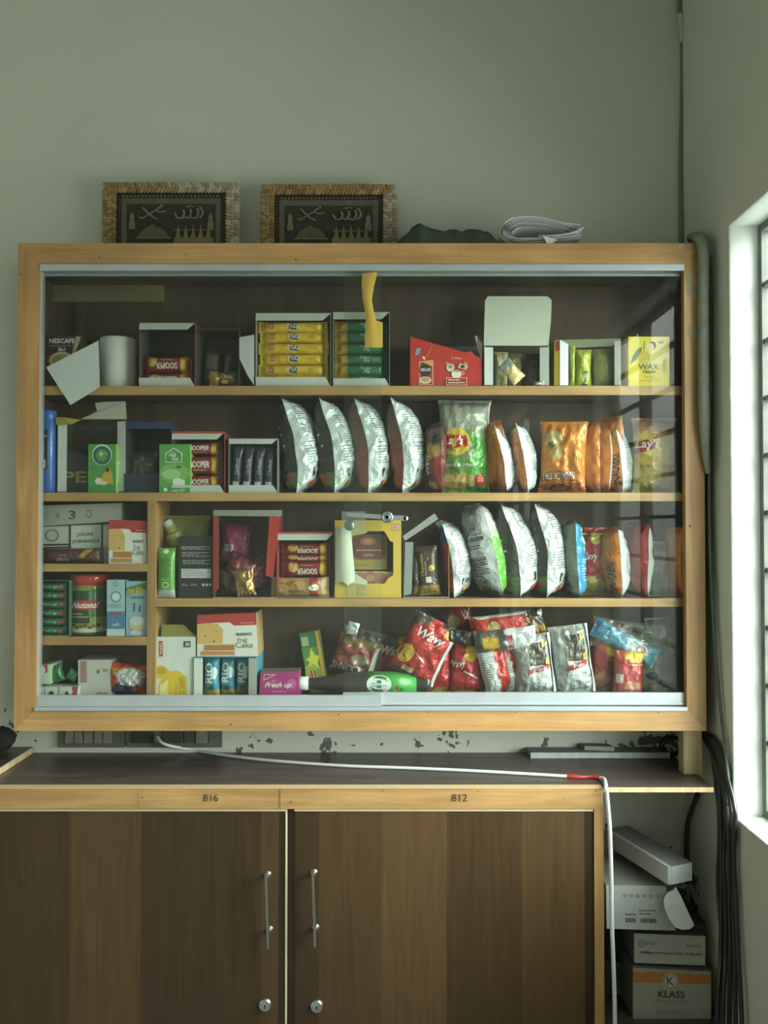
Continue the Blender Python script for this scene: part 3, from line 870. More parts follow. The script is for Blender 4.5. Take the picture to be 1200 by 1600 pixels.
# sliding doors: left runs in front
def slide(x0, x1, y, nm, yr0, yr1):
    g = G(); g.box(x0, x1, y, y+.004, Z2(1103), Z2(421)); p = g.build(nm, M['glass'], case, CO)
    g = G(); g.box(x0-.002, x1, y-.004, y+.007, Z2(yr1), Z2(yr0)); g.box(x0-.002, x1, y-.006, y-.004, Z2(yr1), Z2(yr1-3)); r = g.build('bottom_rail', M['alu'], p, CO); r.location = (0, 0, 0)
    return p
GL = slide(xi+.003, X2(596), FY+.006, 'glass_door', 1087, 1104)
GR = slide(X2(537), xj-.001, FY+.0185, 'glass_door', 1084, 1103)
# things fixed on the glass: ratchet lock, clear plate, tape
YG = FY+.004
lk = empty('showcase_lock', at(590, 808, YG-.003), 'chrome ratchet bar lock with round keyhole barrel across the glass doors', 'lock')
LO = lk.location
g = G(); a = at(540, 803, YG-.004); b = at(636, 810, YG-.004)
g.hexa([at(541, 801, YG-.006), at(634, 806, YG-.006), at(634, 814, YG-.006), at(541, 807, YG-.006)], [at(541, 801, YG-.002), at(634, 806, YG-.002), at(634, 814, YG-.002), at(541, 807, YG-.002)], '#c4cacc')
g.lathe(at(634, 810, YG-.006), [(.0001, 0), (.006, .0), (.007, .004)], '#c4cacc', n=16, axis='y')
for k in range(26):
    p = at(560+k*2.1, 802.3+k*.09, YG-.004); g.box(p.x-.0009, p.x+.0009, p.y-.001, p.y+.002, p.z-.001, p.z+.0012, '#6e7376')
g.build('ratchet_bar', M['chrome'], lk, LO)
g = G(); p = at(605, 808, YG-.004)
g.lathe(p, [(.015, .003), (.0158, -.004), (.0145, -.010), (.0115, -.012), (.0105, -.0105), (.0085, -.0115), (.0001, -.012)], '#b3bbbe', n=28, axis='y')
g.lathe(p, [(.0001, -.0125), (.0042, -.0125), (.0044, -.0118)], '#15181a', n=14, axis='y')
g.build('lock_barrel', M['chrome'], lk, LO)
g = G(); g.lathe(at(546, 821, YG-.004), [(.0001, -.006), (.010, -.006), (.014, -.003), (.0145, .001)], '#97a09c', n=24, axis='y'); g.build('mounting_disc', M['chrome'], lk, LO)
g = G(); F = [at(534, 799, YG-.012), at(571, 799, YG-.012), at(571, 833, YG-.012), at(534, 835, YG-.012)]
g.hexa(F, [p+Vector((0, .003, 0)) for p in F], '#ffffff')
o = g.build('acrylic_plate', M['acrylic'], lk, LO); tag(o, 'clear acrylic plate over the end of the bar')
# yellow tape, folded at the lower end
def sheet(g, rows, col, th=.0005):
    g.grid(rows, col=col); g.grid([[p+Vector((0, th, 0)) for p in r] for r in rows], col=col, flip=True)
g = G(); yt = YG-.0015; Lf = [(566, 427), (565, 445), (567, 468), (571, 490), (571, 512), (570, 543)]; Rt = [(590, 425), (585, 445), (581, 468), (584, 487), (588, 500), (598, 543)]
rows = []
for i in range(len(Lf)):
    dy = -.001-.004*abs(math.sin(i*1.3))
    rows.append([at(Lf[i][0]+(Rt[i][0]-Lf[i][0])*a, Lf[i][1]+(Rt[i][1]-Lf[i][1])*a, yt+dy*math.sin(math.pi*a)-.0004) for a in (0, .25, .5, .75, 1)])
sheet(g, rows, '#bfa041')
sheet(g, [[at(584, 499, yt-.002), at(598, 504, yt-.002)], [at(584, 543, yt-.002), at(598, 542, yt-.002)]], '#c9ab4a')
o = g.build('yellow_tape', M['gloss'], None, at(580, 545, yt)); tag(o, 'crumpled strip of yellow tape stuck on the glass below the top track', 'tape')
# white paper sheet leaning on the inside of the glass
g = G(); q = [(72, 574), (154, 532), (156, 605), (110, 633)]
rows = []
for j in range(9):
    b = j/8; r = []
    for i in range(9):
        a = i/8
        x = (q[0][0]*(1-a)+q[1][0]*a)*(1-b)+(q[3][0]*(1-a)+q[2][0]*a)*b
        y = (q[0][1]*(1-a)+q[1][1]*a)*(1-b)+(q[3][1]*(1-a)+q[2][1]*a)*b
        r.append(at(x, y, 2.1825-.0025*math.sin(math.pi*a)*math.cos(b*2.2) - .002))
    rows.append(r)
sheet(g, rows, '#d9dedd')
o = g.build('paper_sheet', M['paper'], None, at(110, 633, 2.18)); tag(o, 'crooked white paper sheet hanging against the inside of the left glass', 'paper')

# leg block between showcase and board, bottom right
g = G(); a = at(1068, 1142, 2.19); b = at(1097, 1198, 2.19)
g.box(a.x, b.x, 2.19, 2.23, ctop, za+.003); o = g.build('support_post', M['pine_raw'], None, ((a.x+b.x)/2, 2.21, ctop)); tag(o, 'short rough wooden post propping the right end of the showcase', 'post')

# ------------------------------------------------------------------ on top of the showcase
ZT = zb
def rope_frame(x0, x1, y0, label, seed):
    Y = 2.345; a = at(x0, y0, Y); b = at(x1, y0, Y); zt = a.z; w = b.x-a.x
    zb_ = ZT+.001
    root = empty('picture_frame', ((a.x+b.x)/2, Y, ZT), label, 'picture frame')
    hh = zt-zb_; rw = .040
    g = G(); g.box(a.x+.012, b.x-.012, Y-.002, Y+.008, zb_, zt-.012, '#3a352b')
    g.build('backing', M['matte'], root, root.location)
    # panel with pale ornament on near-black velvet
    pa, pb_, pz0, pz1 = a.x+rw, b.x-rw, zb_, zt-rw*.86
    g = G(); g.box(pa, pb_, Y-.006, Y-.002, pz0, pz1, '#34332c')
    ww, hp = pb_-pa, pz1-pz0
    def S(u, v, h=0): return Vector((pa+ww*u, Y-.006-h, pz0+hp*v))
    oc, dk = '#877c60', '#3d3b32'
    pr = [('r', .04, 0, .96, .95, '#6b6452'), ('r', .085, 0, .915, .87, dk)]
    for k in range(26): pr.append(('r', .05+k*.035, .965, .066+k*.035, .99, oc))
    # minarets and dome (left), small arcade (right)
    lo = .36
    pr += [('p', [(.11, .3), (.11, .42), (.12, .45), (.12, .6), (.14, .68), (.16, .6), (.16, .45), (.17, .42), (.17, .3)], oc),
           ('p', [(.84, .3), (.84, .44), (.85, .47), (.85, .58), (.87, .66), (.89, .58), (.89, .47), (.90, .44), (.90, .3)], oc),
           ('p', [(.19, .12), (.22, .25), (.27, .33), (.31, .37), (.33, .42), (.35, .37), (.40, .33), (.45, .25), (.48, .12)], '#6c6552')]
    for k in range(5):
        u = .57+k*.07; pr.append(('p', [(u-.026, .12), (u-.012, .26), (u, .40), (u+.012, .26), (u+.026, .12)], oc))
    pr += [('r', .53, .27, .90, .29, oc), ('r', .18, .09, .5, .12, oc), ('r', .53, 0, .9, .12, oc)]
    # calligraphy strokes
    def stroke(pts, wd):
        for i in range(len(pts)-1):
            (u0, v0), (u1, v1) = pts[i], pts[i+1]
            du, dv = (u1-u0)*ww, (v1-v0)*hp; l = math.hypot(du, dv) or 1
            nx, nz = -dv/l*wd/ww, du/l*wd/hp
            pr.append(('q', [(u0-nx, v0-nz), (u1-nx, v1-nz), (u1+nx, v1+nz), (u0+nx, v0+nz)], oc))
    stroke([(.42, .80), (.37, .72), (.33, .66), (.29, .60), (.23, .52), (.21, .56)], .0032)
    stroke([(.46, .68), (.40, .66), (.36, .70), (.39, .76), (.43, .80), (.41, .82)], .0032)
    stroke([(.24, .76), (.28, .66), (.33, .56), (.38, .50)], .0032)
    stroke([(.54, .64), (.56, .54), (.61, .52), (.63, .62), (.62, .7)], .0034)
    stroke([(.63, .56), (.67, .52), (.69, .62), (.69, .72)], .0032); stroke([(.69, .54), (.74, .52), (.76, .62), (.75, .74)], .0032)
    stroke([(.77, .78), (.80, .68), (.80, .6), (.77, .52)], .0032); stroke([(.64, .78), (.67, .76), (.69, .80), (.72, .76)], .002)
    S2_ = lambda u, v, h=0: S(u, v if v < .001 or v > .86 else .30+v*.665, h)
    prints(g, S2_, pr); g.build('calligraphy_panel', M['matte'], root, root.location)
    # braided rope border
    g = G(); rnd = random.Random(seed)
    def lump(c, ax, r, l, col):
        c = Vector(c); ax = Vector(ax).normalized(); s1 = ax.cross(Vector((0, 1, 0))).normalized(); s2 = ax.cross(s1)
        rows = []
        for j in range(7):
            th = math.pi*j/6; rr = max(.0003, r*math.sin(th)**.7); p = c - ax*(l*math.cos(th))
            rows.append([p + s1*(rr*math.cos(q)) + s2*(rr*.8*math.sin(q)) for q in [2*math.pi*k/9 for k in range(9)]])
        g.grid(rows, col=col, closed=True)
    pale = ['#b7aa92', '#c9c1b2', '#a8987c']; tan = ['#a58a5a', '#94794c', '#b79b6b']
    n = int(w/.0095)
    for i in range(n):
        x = a.x+.006+(w-.012)*i/(n-1)
        palp = (i/n) + .15*rnd.uniform(-1, 1)
        cs = pale if (palp > .5 if seed == 1 else palp > .93) else tan
        for rr in range(2):
            z = zt-.008-rr*.013; lump((x+rnd.uniform(-.001, .001), Y-.008, z), (.5, 0, .8 if rr else -.8), .0052, .0105, rnd.choice(cs))
    nz = int((hh-.02)/.0095)
    for side in (0, 1):
        for i in range(nz):
            z = zt-.028-(hh-.03)*i/nz
            cs = tan if side == 0 else pale
            for rr in range(3):
                x = (a.x+.006+rr*.012) if side == 0 else (b.x-.006-rr*.012)
                lump((x, Y-.008, z+rnd.uniform(-.001, .001)), (.9, 0, .45 if rr % 2 else -.45), .0052, .0095, rnd.choice(cs))
    g.build('rope_border', M['rope'], root, root.location)
    return root
rope_frame(163, 374, 287, 'rope bordered calligraphy picture at the left end of the showcase top', 1)
rope_frame(409, 619, 290, 'rope bordered calligraphy picture standing nearer the middle, beside the dark green cloth', 2)
# folded dark green sheet
g = G(); rows = []; a = at(616, 380, 2.22); b = at(781, 380, 2.22)
nx, ny = 44, 12
for j in range(ny+1):
    r = []
    for i in range(nx+1):
        u = i/nx; v = j/ny; x = a.x+(b.x-a.x)*u; y = 2.19+.14*v
        prof = min(1, u/.16)*min(1, (1-u)/.12)
        base_ = .062*prof**.6 + (.022*math.exp(-((u-.25)/.07)**2))
        hgt = base_*(math.sin(math.pi*min(1, max(0, v*1.15)))**.35 if v < .87 else max(0, (1-v)/.13))
        fold = .0035*math.sin(u*34+v*3+3*noise.noise(Vector((u*5, v*5, 1))))*prof*(v < .9)
        r.append(Vector((x+.004*noise.noise(Vector((u*8, v*8, 2))), y, ZT+.0006+max(0, hgt+fold*(hgt > .004)))))
    rows.append(r)
g.grid(rows, col='#3d5040'); g.face([rows[0][0], rows[0][-1], rows[-1][-1], rows[-1][0]], '#2b3a2e')
o = g.build('folded_cloth', M['matte'], None, ((a.x+b.x)/2, 2.26, ZT)); tag(o, 'flat folded dark green plastic cloth between picture frame and newspapers', 'cloth')
# folded newspapers
def newspaper():
    root = empty('newspaper', at(845, 380, 2.2), 'bundle of folded newspapers curling on top of the showcase', 'newspaper'); root.location.z = ZT
    rnd = random.Random(3)
    def ribbon(path, y0, y1, col, th=.0009, nm='sheet'):
        g = G(); P = smooth_path(path, 8)
        rows = []
        for off in (0, th):
            rr = []
            for i, p in enumerate(P):
                t = (P[min(i+1, len(P)-1)]-P[max(i-1, 0)]).normalized(); nn = Vector((-t.z, 0, t.x))
                rr.append(p+nn*off)
            rows.append(rr)
        L0, L1 = rows
        g.grid([[Vector((p.x, y0, p.z)) for p in L0], [Vector((p.x, y1, p.z)) for p in L0]], col=col)
        g.grid([[Vector((p.x, y0, p.z)) for p in L1], [Vector((p.x, y1, p.z)) for p in L1]], col=col, flip=True)
        g.grid([[Vector((p.x, y0, p.z)) for p in L0], [Vector((p.x, y0, p.z)) for p in L1]], col='#c7cbc9')
        return g.build(nm, M['paper'], root, root.location)
    def pt(px, py):
        p = at(px, py, 2.2); z0 = at(845, 380, 2.2).z; return Vector((p.x, 2.2, ZT+.001+max(0, p.z-z0)*1.22))
    cols = ['#f4f6f5', '#e6eae9', '#cfd4d2', '#f4f6f5', '#b9bfbd', '#eceeed']
    for k in range(6):
        f = k*1.9
        ribbon([pt(905-k*3, 352+f*.8+3*(k % 2)), pt(880, 350+f*.7), pt(850, 344+f*.9), pt(815, 342+f), pt(792+f*1.1, 348+f*.9), pt(785+f*1.6, 359), pt(792+f*1.6, 368-f*.2), pt(815+f, 371-f*.5), pt(850, 371-f*.6), pt(880, 369-f*.55), pt(908-k*2, 366-f*.5)], 2.185+.004*k, 2.33, cols[k])
    ribbon([pt(890, 376), pt(850, 379), pt(800, 377), pt(784, 370), pt(782, 360), pt(788, 350), pt(800, 344)], 2.182, 2.33, '#dfe3e2')
    ribbon([pt(905, 371), pt(870, 373), pt(830, 375), pt(800, 373)], 2.18, 2.33, '#cdd2d1')
    ribbon([pt(910, 356), pt(895, 362), pt(870, 366), pt(840, 367)], 2.18, 2.33, '#eef0ef')
    g = G(); F = [pt(846, 368), pt(868, 373), pt(857, 380), pt(852, 378)]; F = [p+Vector((0, -.022, 0)) for p in F]
    g.hexa(F, [p+Vector((0, .001, 0)) for p in F], '#e8ebea'); g.build('torn_corner', M['paper'], root, root.location)
newspaper()

# ------------------------------------------------------------------ below the showcase
def plate(px0, px1, label, mods, cover='#6b6b60'):
    Y = WALLY-.012; a = at(px0, 1130, Y); b = at(px1, 1168, Y)
    root = empty('switch_board', ((a.x+b.x)/2, WALLY, b.z), label, 'switch board')
    g = G(); zt = b.z+.075
    g.box(a.x, b.x, Y, WALLY-.0005, b.z, zt, cover)
    g.build('cover_plate', M['matte'], root, root.location)
    for (m0, m1, c) in mods:
        p = at(m0, 1161, Y-.004); q = at(m1, 1161, Y-.004)
        g = G(); g.box(p.x+.0006, q.x-.0006, Y-.005, Y, p.z, zt-.012, c); g.build('switch', M['matte'], root, root.location)
plate(90, 194, 'dusty grey switch board with row of rockers, leftmost under the showcase', [(102, 115, '#8b897c'), (116, 129, '#8b897c'), (131, 145, '#8b897c'), (147, 160, '#8b897c'), (161, 175, '#8b897c')])
plate(198, 346, 'dusty socket board under the showcase where the white cable starts', [(206, 240, '#3f3f39'), (254, 283, '#474740'), (288, 303, '#54544b'), (306, 325, '#8b897c'), (326, 340, '#6f6e63')])
# white power cable with red tape joint
wc = empty('power_cable', at(245, 1160, 2.37), 'white power cable running over the worktop and down beside the cupboard, red taped joint', 'cable')
zt = ctop+.005
def wp(px, py, Y=None):
    p = at(px, py, 2.2); up = (p-Vector((0, 0, CAMZ))); k = (zt-CAMZ)/up.z; q = Vector((0, 0, CAMZ))+up*k; return q
g = G(); g.tube([at(246, 1152, 2.375), at(258, 1163, 2.36), wp(300, 1172)+Vector((0, -.004, .002)), wp(345, 1179), wp(400, 1186), wp(470, 1192), wp(550, 1197), wp(640, 1200), wp(730, 1204), wp(820, 1209), wp(886, 1213)], .0042, '#e3e7e6', n=12)
g.build('cord', M['gloss'], wc, wc.location)
g = G(); g.tube([wp(886, 1213), wp(905, 1214), wp(925, 1214), wp(940, 1216)], lambda t: .0048+.0012*math.sin(t*9), '#c02a28', n=12); o = g.build('insulating_tape', M['gloss'], wc, wc.location); tag(o, 'red insulating tape')
yd = 2.068
g = G(); g.tube([wp(938, 1216), wp(943, 1219)+Vector((.002, 0, .001)), at(947, 1232, yd), at(950, 1260, yd), at(953, 1300, yd), at(955, 1370, yd), at(956, 1440, yd), at(959, 1520, yd), at(961, 1600, yd), at(963, 1700, yd)], .0052, '#dfe5e6', n=12)
g.build('cord', M['gloss'], wc, wc.location)
# white slab and offcut
Yf = 2.338
g = G(); F = [at(829, 1175, Yf), at(1047, 1175, Yf), at(1047, 1184, Yf), at(829, 1184, Yf)]; dz = ctop+.0003-F[3].z
for p in F: p.z += dz
g.hexa(F, [p+Vector((0, .058, 0)) for p in F], '#8b8f8a', {'f': '#c9d0cf'}); o = g.build('shelf_offcut', M['matte'], None, (F[0]+F[2])/2+Vector((0, .03, 0))); tag(o, 'long flat pale board offcut lying at the back of the side shelf', 'board')
zs = F[0].z
g = G(); a = at(915, 1160, 2.35); b = at(960, 1160, 2.35); g.hexa([Vector((a.x, 2.362, zs+.012)), Vector((b.x, 2.35, zs+.013)), Vector((b.x, 2.35, zs+.0005)), Vector((a.x, 2.362, zs+.0005))], [Vector((a.x-.012, 2.392, zs+.012)), Vector((b.x-.01, 2.385, zs+.013)), Vector((b.x-.01, 2.385, zs+.0005)), Vector((a.x-.012, 2.392, zs+.0005))], '#8a8a80', {'f': '#b5b8b0'})
o = g.build('wood_block', M['matte'], None, Vector(((a.x+b.x)/2, 2.37, zs))); tag(o, 'small grey wooden block lying on the pale board offcut', 'block')
# coil of black cable behind the post
g = G(); c = at(1050, 1170, 2.36)
for k in range(3):
    g.tube([c+Vector((.030*math.cos(t), -.006*k+.004, .024*math.sin(t))) for t in [i*.52 for i in range(13)]], .0058, '#1d1e1e', n=8, sub=3)
mz = min(p.z for p in g.v); g.v = [p+Vector((0, 0, ctop+.0005-mz)) for p in g.v]
o = g.build('cable_coil', M['rubber'], None, Vector((c.x, c.y, ctop))); tag(o, 'small black coil of cable in the shadow behind the wooden post', 'cable')

# ------------------------------------------------------------------ cables in the corner
def cable(nm, label, pts, r, col, group=None, mat='rubber', n=9):
    P = []
    rm = r if not callable(r) else .014
    for p in pts:
        ymax = (WALLX-rm-.002)*FPX/max(p[0]-600, 1)      # keep it on the room side of the right wall
        P.append(at(p[0], p[1], min(p[2], ymax, WALLY-rm-.001)))
    g = G(); g.tube(P, r, col, n=n, sub=6)
    o = g.build(nm, M[mat], None, P[-1]); tag(o, label, 'cable', group); return o
Wy = lambda px: WALLX*FPX/(px-600)     # distance at which the right wall shows at px
cable('corner_cable', 'grey painted cable running down the wall corner above the showcase', [(1061, -40, 2.385), (1062, 20, 2.385), (1066, 60, 2.385), (1066, 160, 2.385), (1064, 260, 2.388), (1065, 350, 2.385), (1064, 400, 2.38)], .0072, '#7d8071', mat='matte')
g = G(); g.tube([at(1063, 22, 2.378), at(1066, 45, 2.378), at(1067, 66, 2.378)], .0085, '#c4c6b6', n=9); o = g.build('plaster_patch', M['matte'], None, at(1066, 66, 2.378)); tag(o, 'blob of pale plaster fixing the corner cable near the ceiling', 'plaster patch')
def wl(px, py, off=.010):  # point on the right wall seen at px,py
    Y = (WALLX-off)*FPX/(px-600); return at(px, py, Y)
g = G()
cable('conduit_pipe', 'thick grey painted conduit bending over the right top corner of the showcase', [(1080, 372, 2.33), (1084, 370, 2.25), (1089, 371, 2.17), (1096, 378, 2.145), (1099, 400, 2.142), (1099, 460, 2.142), (1099, 540, 2.142), (1100, 640, 2.142), (1102, 700, 2.145), (1106, 740, 2.150)], lambda t: .0135 if t < .8 else .0135-.04*(t-.8), '#8f9488', mat='matte', n=14)
cable('conduit_cable', 'thin grey cable clipped on the wall right of the showcase', [(1109, 400, 2.172), (1110, 500, 2.172), (1109, 640, 2.17), (1108, 800, 2.165), (1112, 920, 2.155), (1118, 1020, 2.14), (1126, 1110, 2.12), (1133, 1170, 2.10), (1138, 1215, 2.085), (1140, 1260, 2.075)], .0042, '#6a6e66', mat='matte')
blk = '#191b1d'; CG = 'black cables hanging in the corner'
CLB = 'one of the glossy black cables hanging down the corner by the window'
for k, (dx, r, end) in enumerate(((0, .0058, 1119), (6, .0056, 1128), (12, .006, 1139), (17, .0056, 1150), (21, .0056, 1161))):
    yy = 2.118-.012*(k % 2)
    cable('black_cable', CLB, [(1096+dx*.3, 1146, 2.27), (1104+dx*.6, 1160-k, 2.2), (1114+dx*.7, 1182, 2.15), (1122+dx*.7, 1215, yy), (1126+dx+2*math.sin(k*2.1), 1270, yy-.01), (1127+dx-2*math.sin(k*1.7), 1340, yy-.015), (1127+dx*1.1, 1420, yy-.02), (1126+dx*1.3, 1490, yy-.03), ((1126+dx*1.3+end)/2, 1550, yy-.045), (end, 1640, yy-.055 if k < 4 else 2.0)], r, blk, CG)
cable('black_cable', 'thin black cable bowing left of the corner cable bundle', [(1112, 1180, 2.2), (1122, 1260, 2.15), (1123, 1320, 2.14), (1121, 1380, 2.14), (1125, 1440, 2.13), (1130, 1500, 2.13), (1128, 1560, 2.12), (1124, 1640, 2.11)], .0042, '#242628')
cable('black_cable', 'dark cable hanging at the back of the niche under the side shelf', [(1090, 1240, 2.38), (1082, 1262, 2.37), (1075, 1285, 2.37), (1073, 1320, 2.375), (1074, 1380, 2.38)], .0075, '#2c2e2d')

# ------------------------------------------------------------------ niche at lower right
nz = at(1040, 1592, 2.16).z
g = G(); g.box(X(945), WALLX-.001, 2.10, WALLY-.002, nz-.018, nz); o = g.build('niche_shelf', M['lam_top'], None, ((X(945)+WALLX)/2, 2.25, nz-.018)); tag(o, 'low dark shelf carrying the cardboard boxes in the niche', 'shelf')
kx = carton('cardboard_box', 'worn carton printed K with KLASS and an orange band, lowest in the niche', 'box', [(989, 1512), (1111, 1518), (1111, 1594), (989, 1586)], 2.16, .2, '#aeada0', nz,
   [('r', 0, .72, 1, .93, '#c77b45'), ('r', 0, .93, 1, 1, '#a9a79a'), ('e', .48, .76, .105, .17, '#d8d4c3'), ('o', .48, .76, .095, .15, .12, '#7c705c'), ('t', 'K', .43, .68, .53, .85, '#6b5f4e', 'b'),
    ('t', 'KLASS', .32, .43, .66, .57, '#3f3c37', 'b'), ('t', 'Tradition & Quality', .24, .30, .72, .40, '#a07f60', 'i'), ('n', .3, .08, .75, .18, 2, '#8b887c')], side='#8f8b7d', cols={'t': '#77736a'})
ktop = max(v.co.z for v in kx.data.vertices)+kx.location.z
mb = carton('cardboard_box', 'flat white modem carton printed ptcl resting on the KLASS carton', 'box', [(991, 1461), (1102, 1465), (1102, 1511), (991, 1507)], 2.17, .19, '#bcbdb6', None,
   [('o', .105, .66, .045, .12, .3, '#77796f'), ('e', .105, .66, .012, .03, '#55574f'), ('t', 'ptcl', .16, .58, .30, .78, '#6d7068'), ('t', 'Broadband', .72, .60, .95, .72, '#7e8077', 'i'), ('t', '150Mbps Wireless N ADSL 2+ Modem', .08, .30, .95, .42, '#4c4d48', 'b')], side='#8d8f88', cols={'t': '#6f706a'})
dzm = ktop+.0005-min((mb.location+v.co).z for v in mb.data.vertices); mb.location.z += dzm
mtop = max(v.co.z for v in mb.data.vertices)+mb.location.z
db = carton('black_case', 'thin black case lying between modem carton and the big white box', 'box', [(1050, 1450), (1104, 1452), (1102, 1461), (1050, 1460)], 2.19, .17, '#1f2220', None, side='#2a2d2b')
db.location.z += mtop+.0005-min((db.location+v.co).z for v in db.data.vertices)
dtop = max(v.co.z for v in db.data.vertices)+db.location.z
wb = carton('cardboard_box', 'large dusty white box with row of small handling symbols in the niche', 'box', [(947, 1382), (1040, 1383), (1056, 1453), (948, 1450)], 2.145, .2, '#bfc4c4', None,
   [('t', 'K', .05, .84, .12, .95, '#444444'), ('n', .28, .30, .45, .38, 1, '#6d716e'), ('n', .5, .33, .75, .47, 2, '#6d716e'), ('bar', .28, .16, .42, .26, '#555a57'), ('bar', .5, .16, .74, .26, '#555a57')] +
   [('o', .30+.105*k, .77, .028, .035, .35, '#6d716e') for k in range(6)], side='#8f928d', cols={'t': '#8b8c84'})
wb.location.z += dtop+.0005-min((wb.location+v.co).z for v in wb.data.vertices)
wtop = max((wb.location+v.co).z for v in wb.data.vertices)
# white long trunking box lying diagonally on top
tb = empty('white_case', at(1050, 1370, 2.12), 'long narrow white case lying diagonally on the dusty white box', 'case')
g = G(); A0, A1 = at(1050, 1354, 2.10), at(1087, 1356, 2.10); z1 = A0.z; z0 = z1-.045; z0 = max(z0, wtop+.001); z1 = z0+.045
d = Vector((-.085, .26, 0)); F = [Vector((A0.x, 2.10, z1)), Vector((A1.x, 2.125, z1)), Vector((A1.x, 2.125, z0)), Vector((A0.x, 2.10, z0))]
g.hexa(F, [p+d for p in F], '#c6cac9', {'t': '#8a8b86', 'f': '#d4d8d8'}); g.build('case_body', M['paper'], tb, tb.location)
g = G(); F2 = [F[0]+Vector((-.011, -.001, 0)), F[0]+Vector((-.001, -.001, 0)), F[3]+Vector((-.001, -.001, -.0)), F[3]+Vector((-.011, -.001, -.0))]
g.hexa(F2, [p+d*.99 for p in F2], '#cdd1d1'); g.build('side_flange', M['paper'], tb, tb.location)
# rounded white flap leaning on the box
g = G(); pts = [(1056, 1386), (1052, 1391), (1042, 1396), (1037, 1405), (1038, 1418), (1045, 1435), (1055, 1449), (1066, 1453), (1078, 1452), (1085, 1446), (1075, 1425), (1065, 1403)]
Pf = [at(a, b, 2.118+.0003*(b-1386)*-.3) for a, b in pts]; Pb = [p+Vector((.002, .006, 0)) for p in Pf]
g.face(Pf[::-1], '#dfe2df'); g.face(Pb, '#c9ccc8')
for i in range(len(Pf)): g.face([Pf[i], Pf[(i+1) % len(Pf)], Pb[(i+1) % len(Pf)], Pb[i]], '#d0d3cf')
o = g.build('plastic_cover', M['gloss'], None, Pf[7]); tag(o, 'rounded white plastic cover leaning on the large white box', 'cover')
# dark blue box behind, lower left of niche
bb = carton('blue_box', 'dark blue box in shadow left of the modem carton', 'box', [(946, 1456), (986, 1456), (986, 1500), (946, 1500)], 2.28, .1, '#1b2b40', None, side='#142030')
o = carton('grey_box', 'grubby grey box under the dark blue box, niche bottom left', 'box', [(946, 1501), (985, 1505), (985, 1592), (946, 1590)], 2.27, .11, '#4c4e4b', nz, side='#3a3c39')
gt = max((o.location+v.co).z for v in o.data.vertices); bb.location.z += gt+.0005-min((bb.location+v.co).z for v in bb.data.vertices)

# ================================================================== GOODS ON THE SHELVES
FR = 2.205       # usual front plane of the goods
W_, K_ = '#eef0ec', '#1b1b1c'
# ---------------------------------------------------------------- top shelf
carton('coffee_box', 'dark coffee sachet box with cream cup behind the hanging white paper', 'box', (66, 525, 128, 603), 2.215, .1, '#35241f', 'a',
       [('e', .28, .40, .27, .26, '#8c2e24'), ('t', 'NESCAFE', .18, .86, .82, .95, W_, 'b'), ('n', .18, .79, .82, .83, 1, '#8d8a84'), ('t', '3in1', .4, .7, .58, .78, W_, 'b'), ('e', .5, .52, .33, .17, '#d9c9a0'), ('e', .5, .54, .24, .11, '#b9a06a'), ('q', [(.74, .62), (.84, .66), (.98, .98), (.86, 1)], '#b79c8d')], side='#2a1b18')
g = G(); c = at(185, 603, 2.265); c.z = SH['a']+.0003; h = at(185, 530, 2.262).z-c.z; r = 28.5*2.262/FPX
g.lathe(c, [(.018, 0), (r-.002, 0), (r, .002), (r, h-.003), (r-.003, h), (.018, h), (.018, 0)], '#e6ebe4', n=40)
tag(g.build('tissue_roll', M['paper'], None, c), 'plain white paper roll standing on the top shelf', 'paper roll')
def sooper(x0, y0, x1, y1, Y, label, flip=False, group=None, **kw):
    f = 'f' if flip else ''
    def m(l):
        return l
    pr = [('e', .3, .5, .13, .33, '#d9b25a'), ('e', .26, .5, .07, .18, '#efe3c0'), ('r', .80, .02, .93, .98, '#d8a62e'), ('t', 'SOOPER', .36, .34, .76, .70, W_, 'b'+f), ('n', .44, .16, .7, .26, 1, '#d7b98f')]
    if flip: pr = [('e', .25, .62, .1, .3, '#d9b25a'), ('r', .80, .02, .93, .98, '#d8a62e'), ('t', 'SOOPER', .33, .2, .74, .55, W_, 'bf'), ('n', .4, .68, .66, .78, 1, '#d7b98f')]
    return bar('biscuit_pack', label, 'biscuits', x0, y0, x1, y1, Y, cf='#8e2522', cb='#8e2522', pf=pr, group=group, **kw)
open_carton('display_carton', 'open maroon display carton with white lips beside the paper roll', 'box', (217, 504, 305, 603), 2.2, .12, '#8e2f2a', '#4a4a45', 'a', 12, 13)
sooper(221, 575, 300, 598, 2.21, 'lower maroon biscuit pack in the carton beside the paper roll', T=30, seed=2, sh=SH['a']+.002)
sooper(222, 547, 300, 575, 2.21, 'upper maroon biscuit pack with upside down lettering beside the paper roll', True, T=30, seed=3, sh=SH['a']+.0395)
open_carton('display_carton', 'dark open carton with a bent white flap, left of the yellow cracker carton', 'box', (306, 514, 374, 603), 2.207, .11, '#4b463e', '#3c3a35', 'a', 0, 0, extra=[('side_flap', [(374, 527, 2.204), (397, 523, 2.199), (397, 602, 2.199), (386, 585, 2.2), (374, 560, 2.203)], '#d5d9d6')])
pouch('wafer_pack', 'dark wafer pack standing at the left in the dark open carton', 'wafer', 330, 600, 540, 27, 18, Y=2.27, sh=SH['a']+.002, cf='#4a4238', cb='#2c2620', pf=[('r', .15, .5, .85, .9, '#6f675a'), ('e', .5, .3, .25, .08, '#9a8450')], mat='bar', seed=4, roll=4)
pouch('wafer_pack', 'dark wafer pack standing at the right in the dark open carton', 'wafer', 354, 600, 541, 14, 18, Y=2.27, sh=SH['a']+.002, cf='#4a4238', cb='#2c2620', pf=[('r', .2, .3, .8, .9, '#6b6355')], mat='bar', seed=5, roll=5)
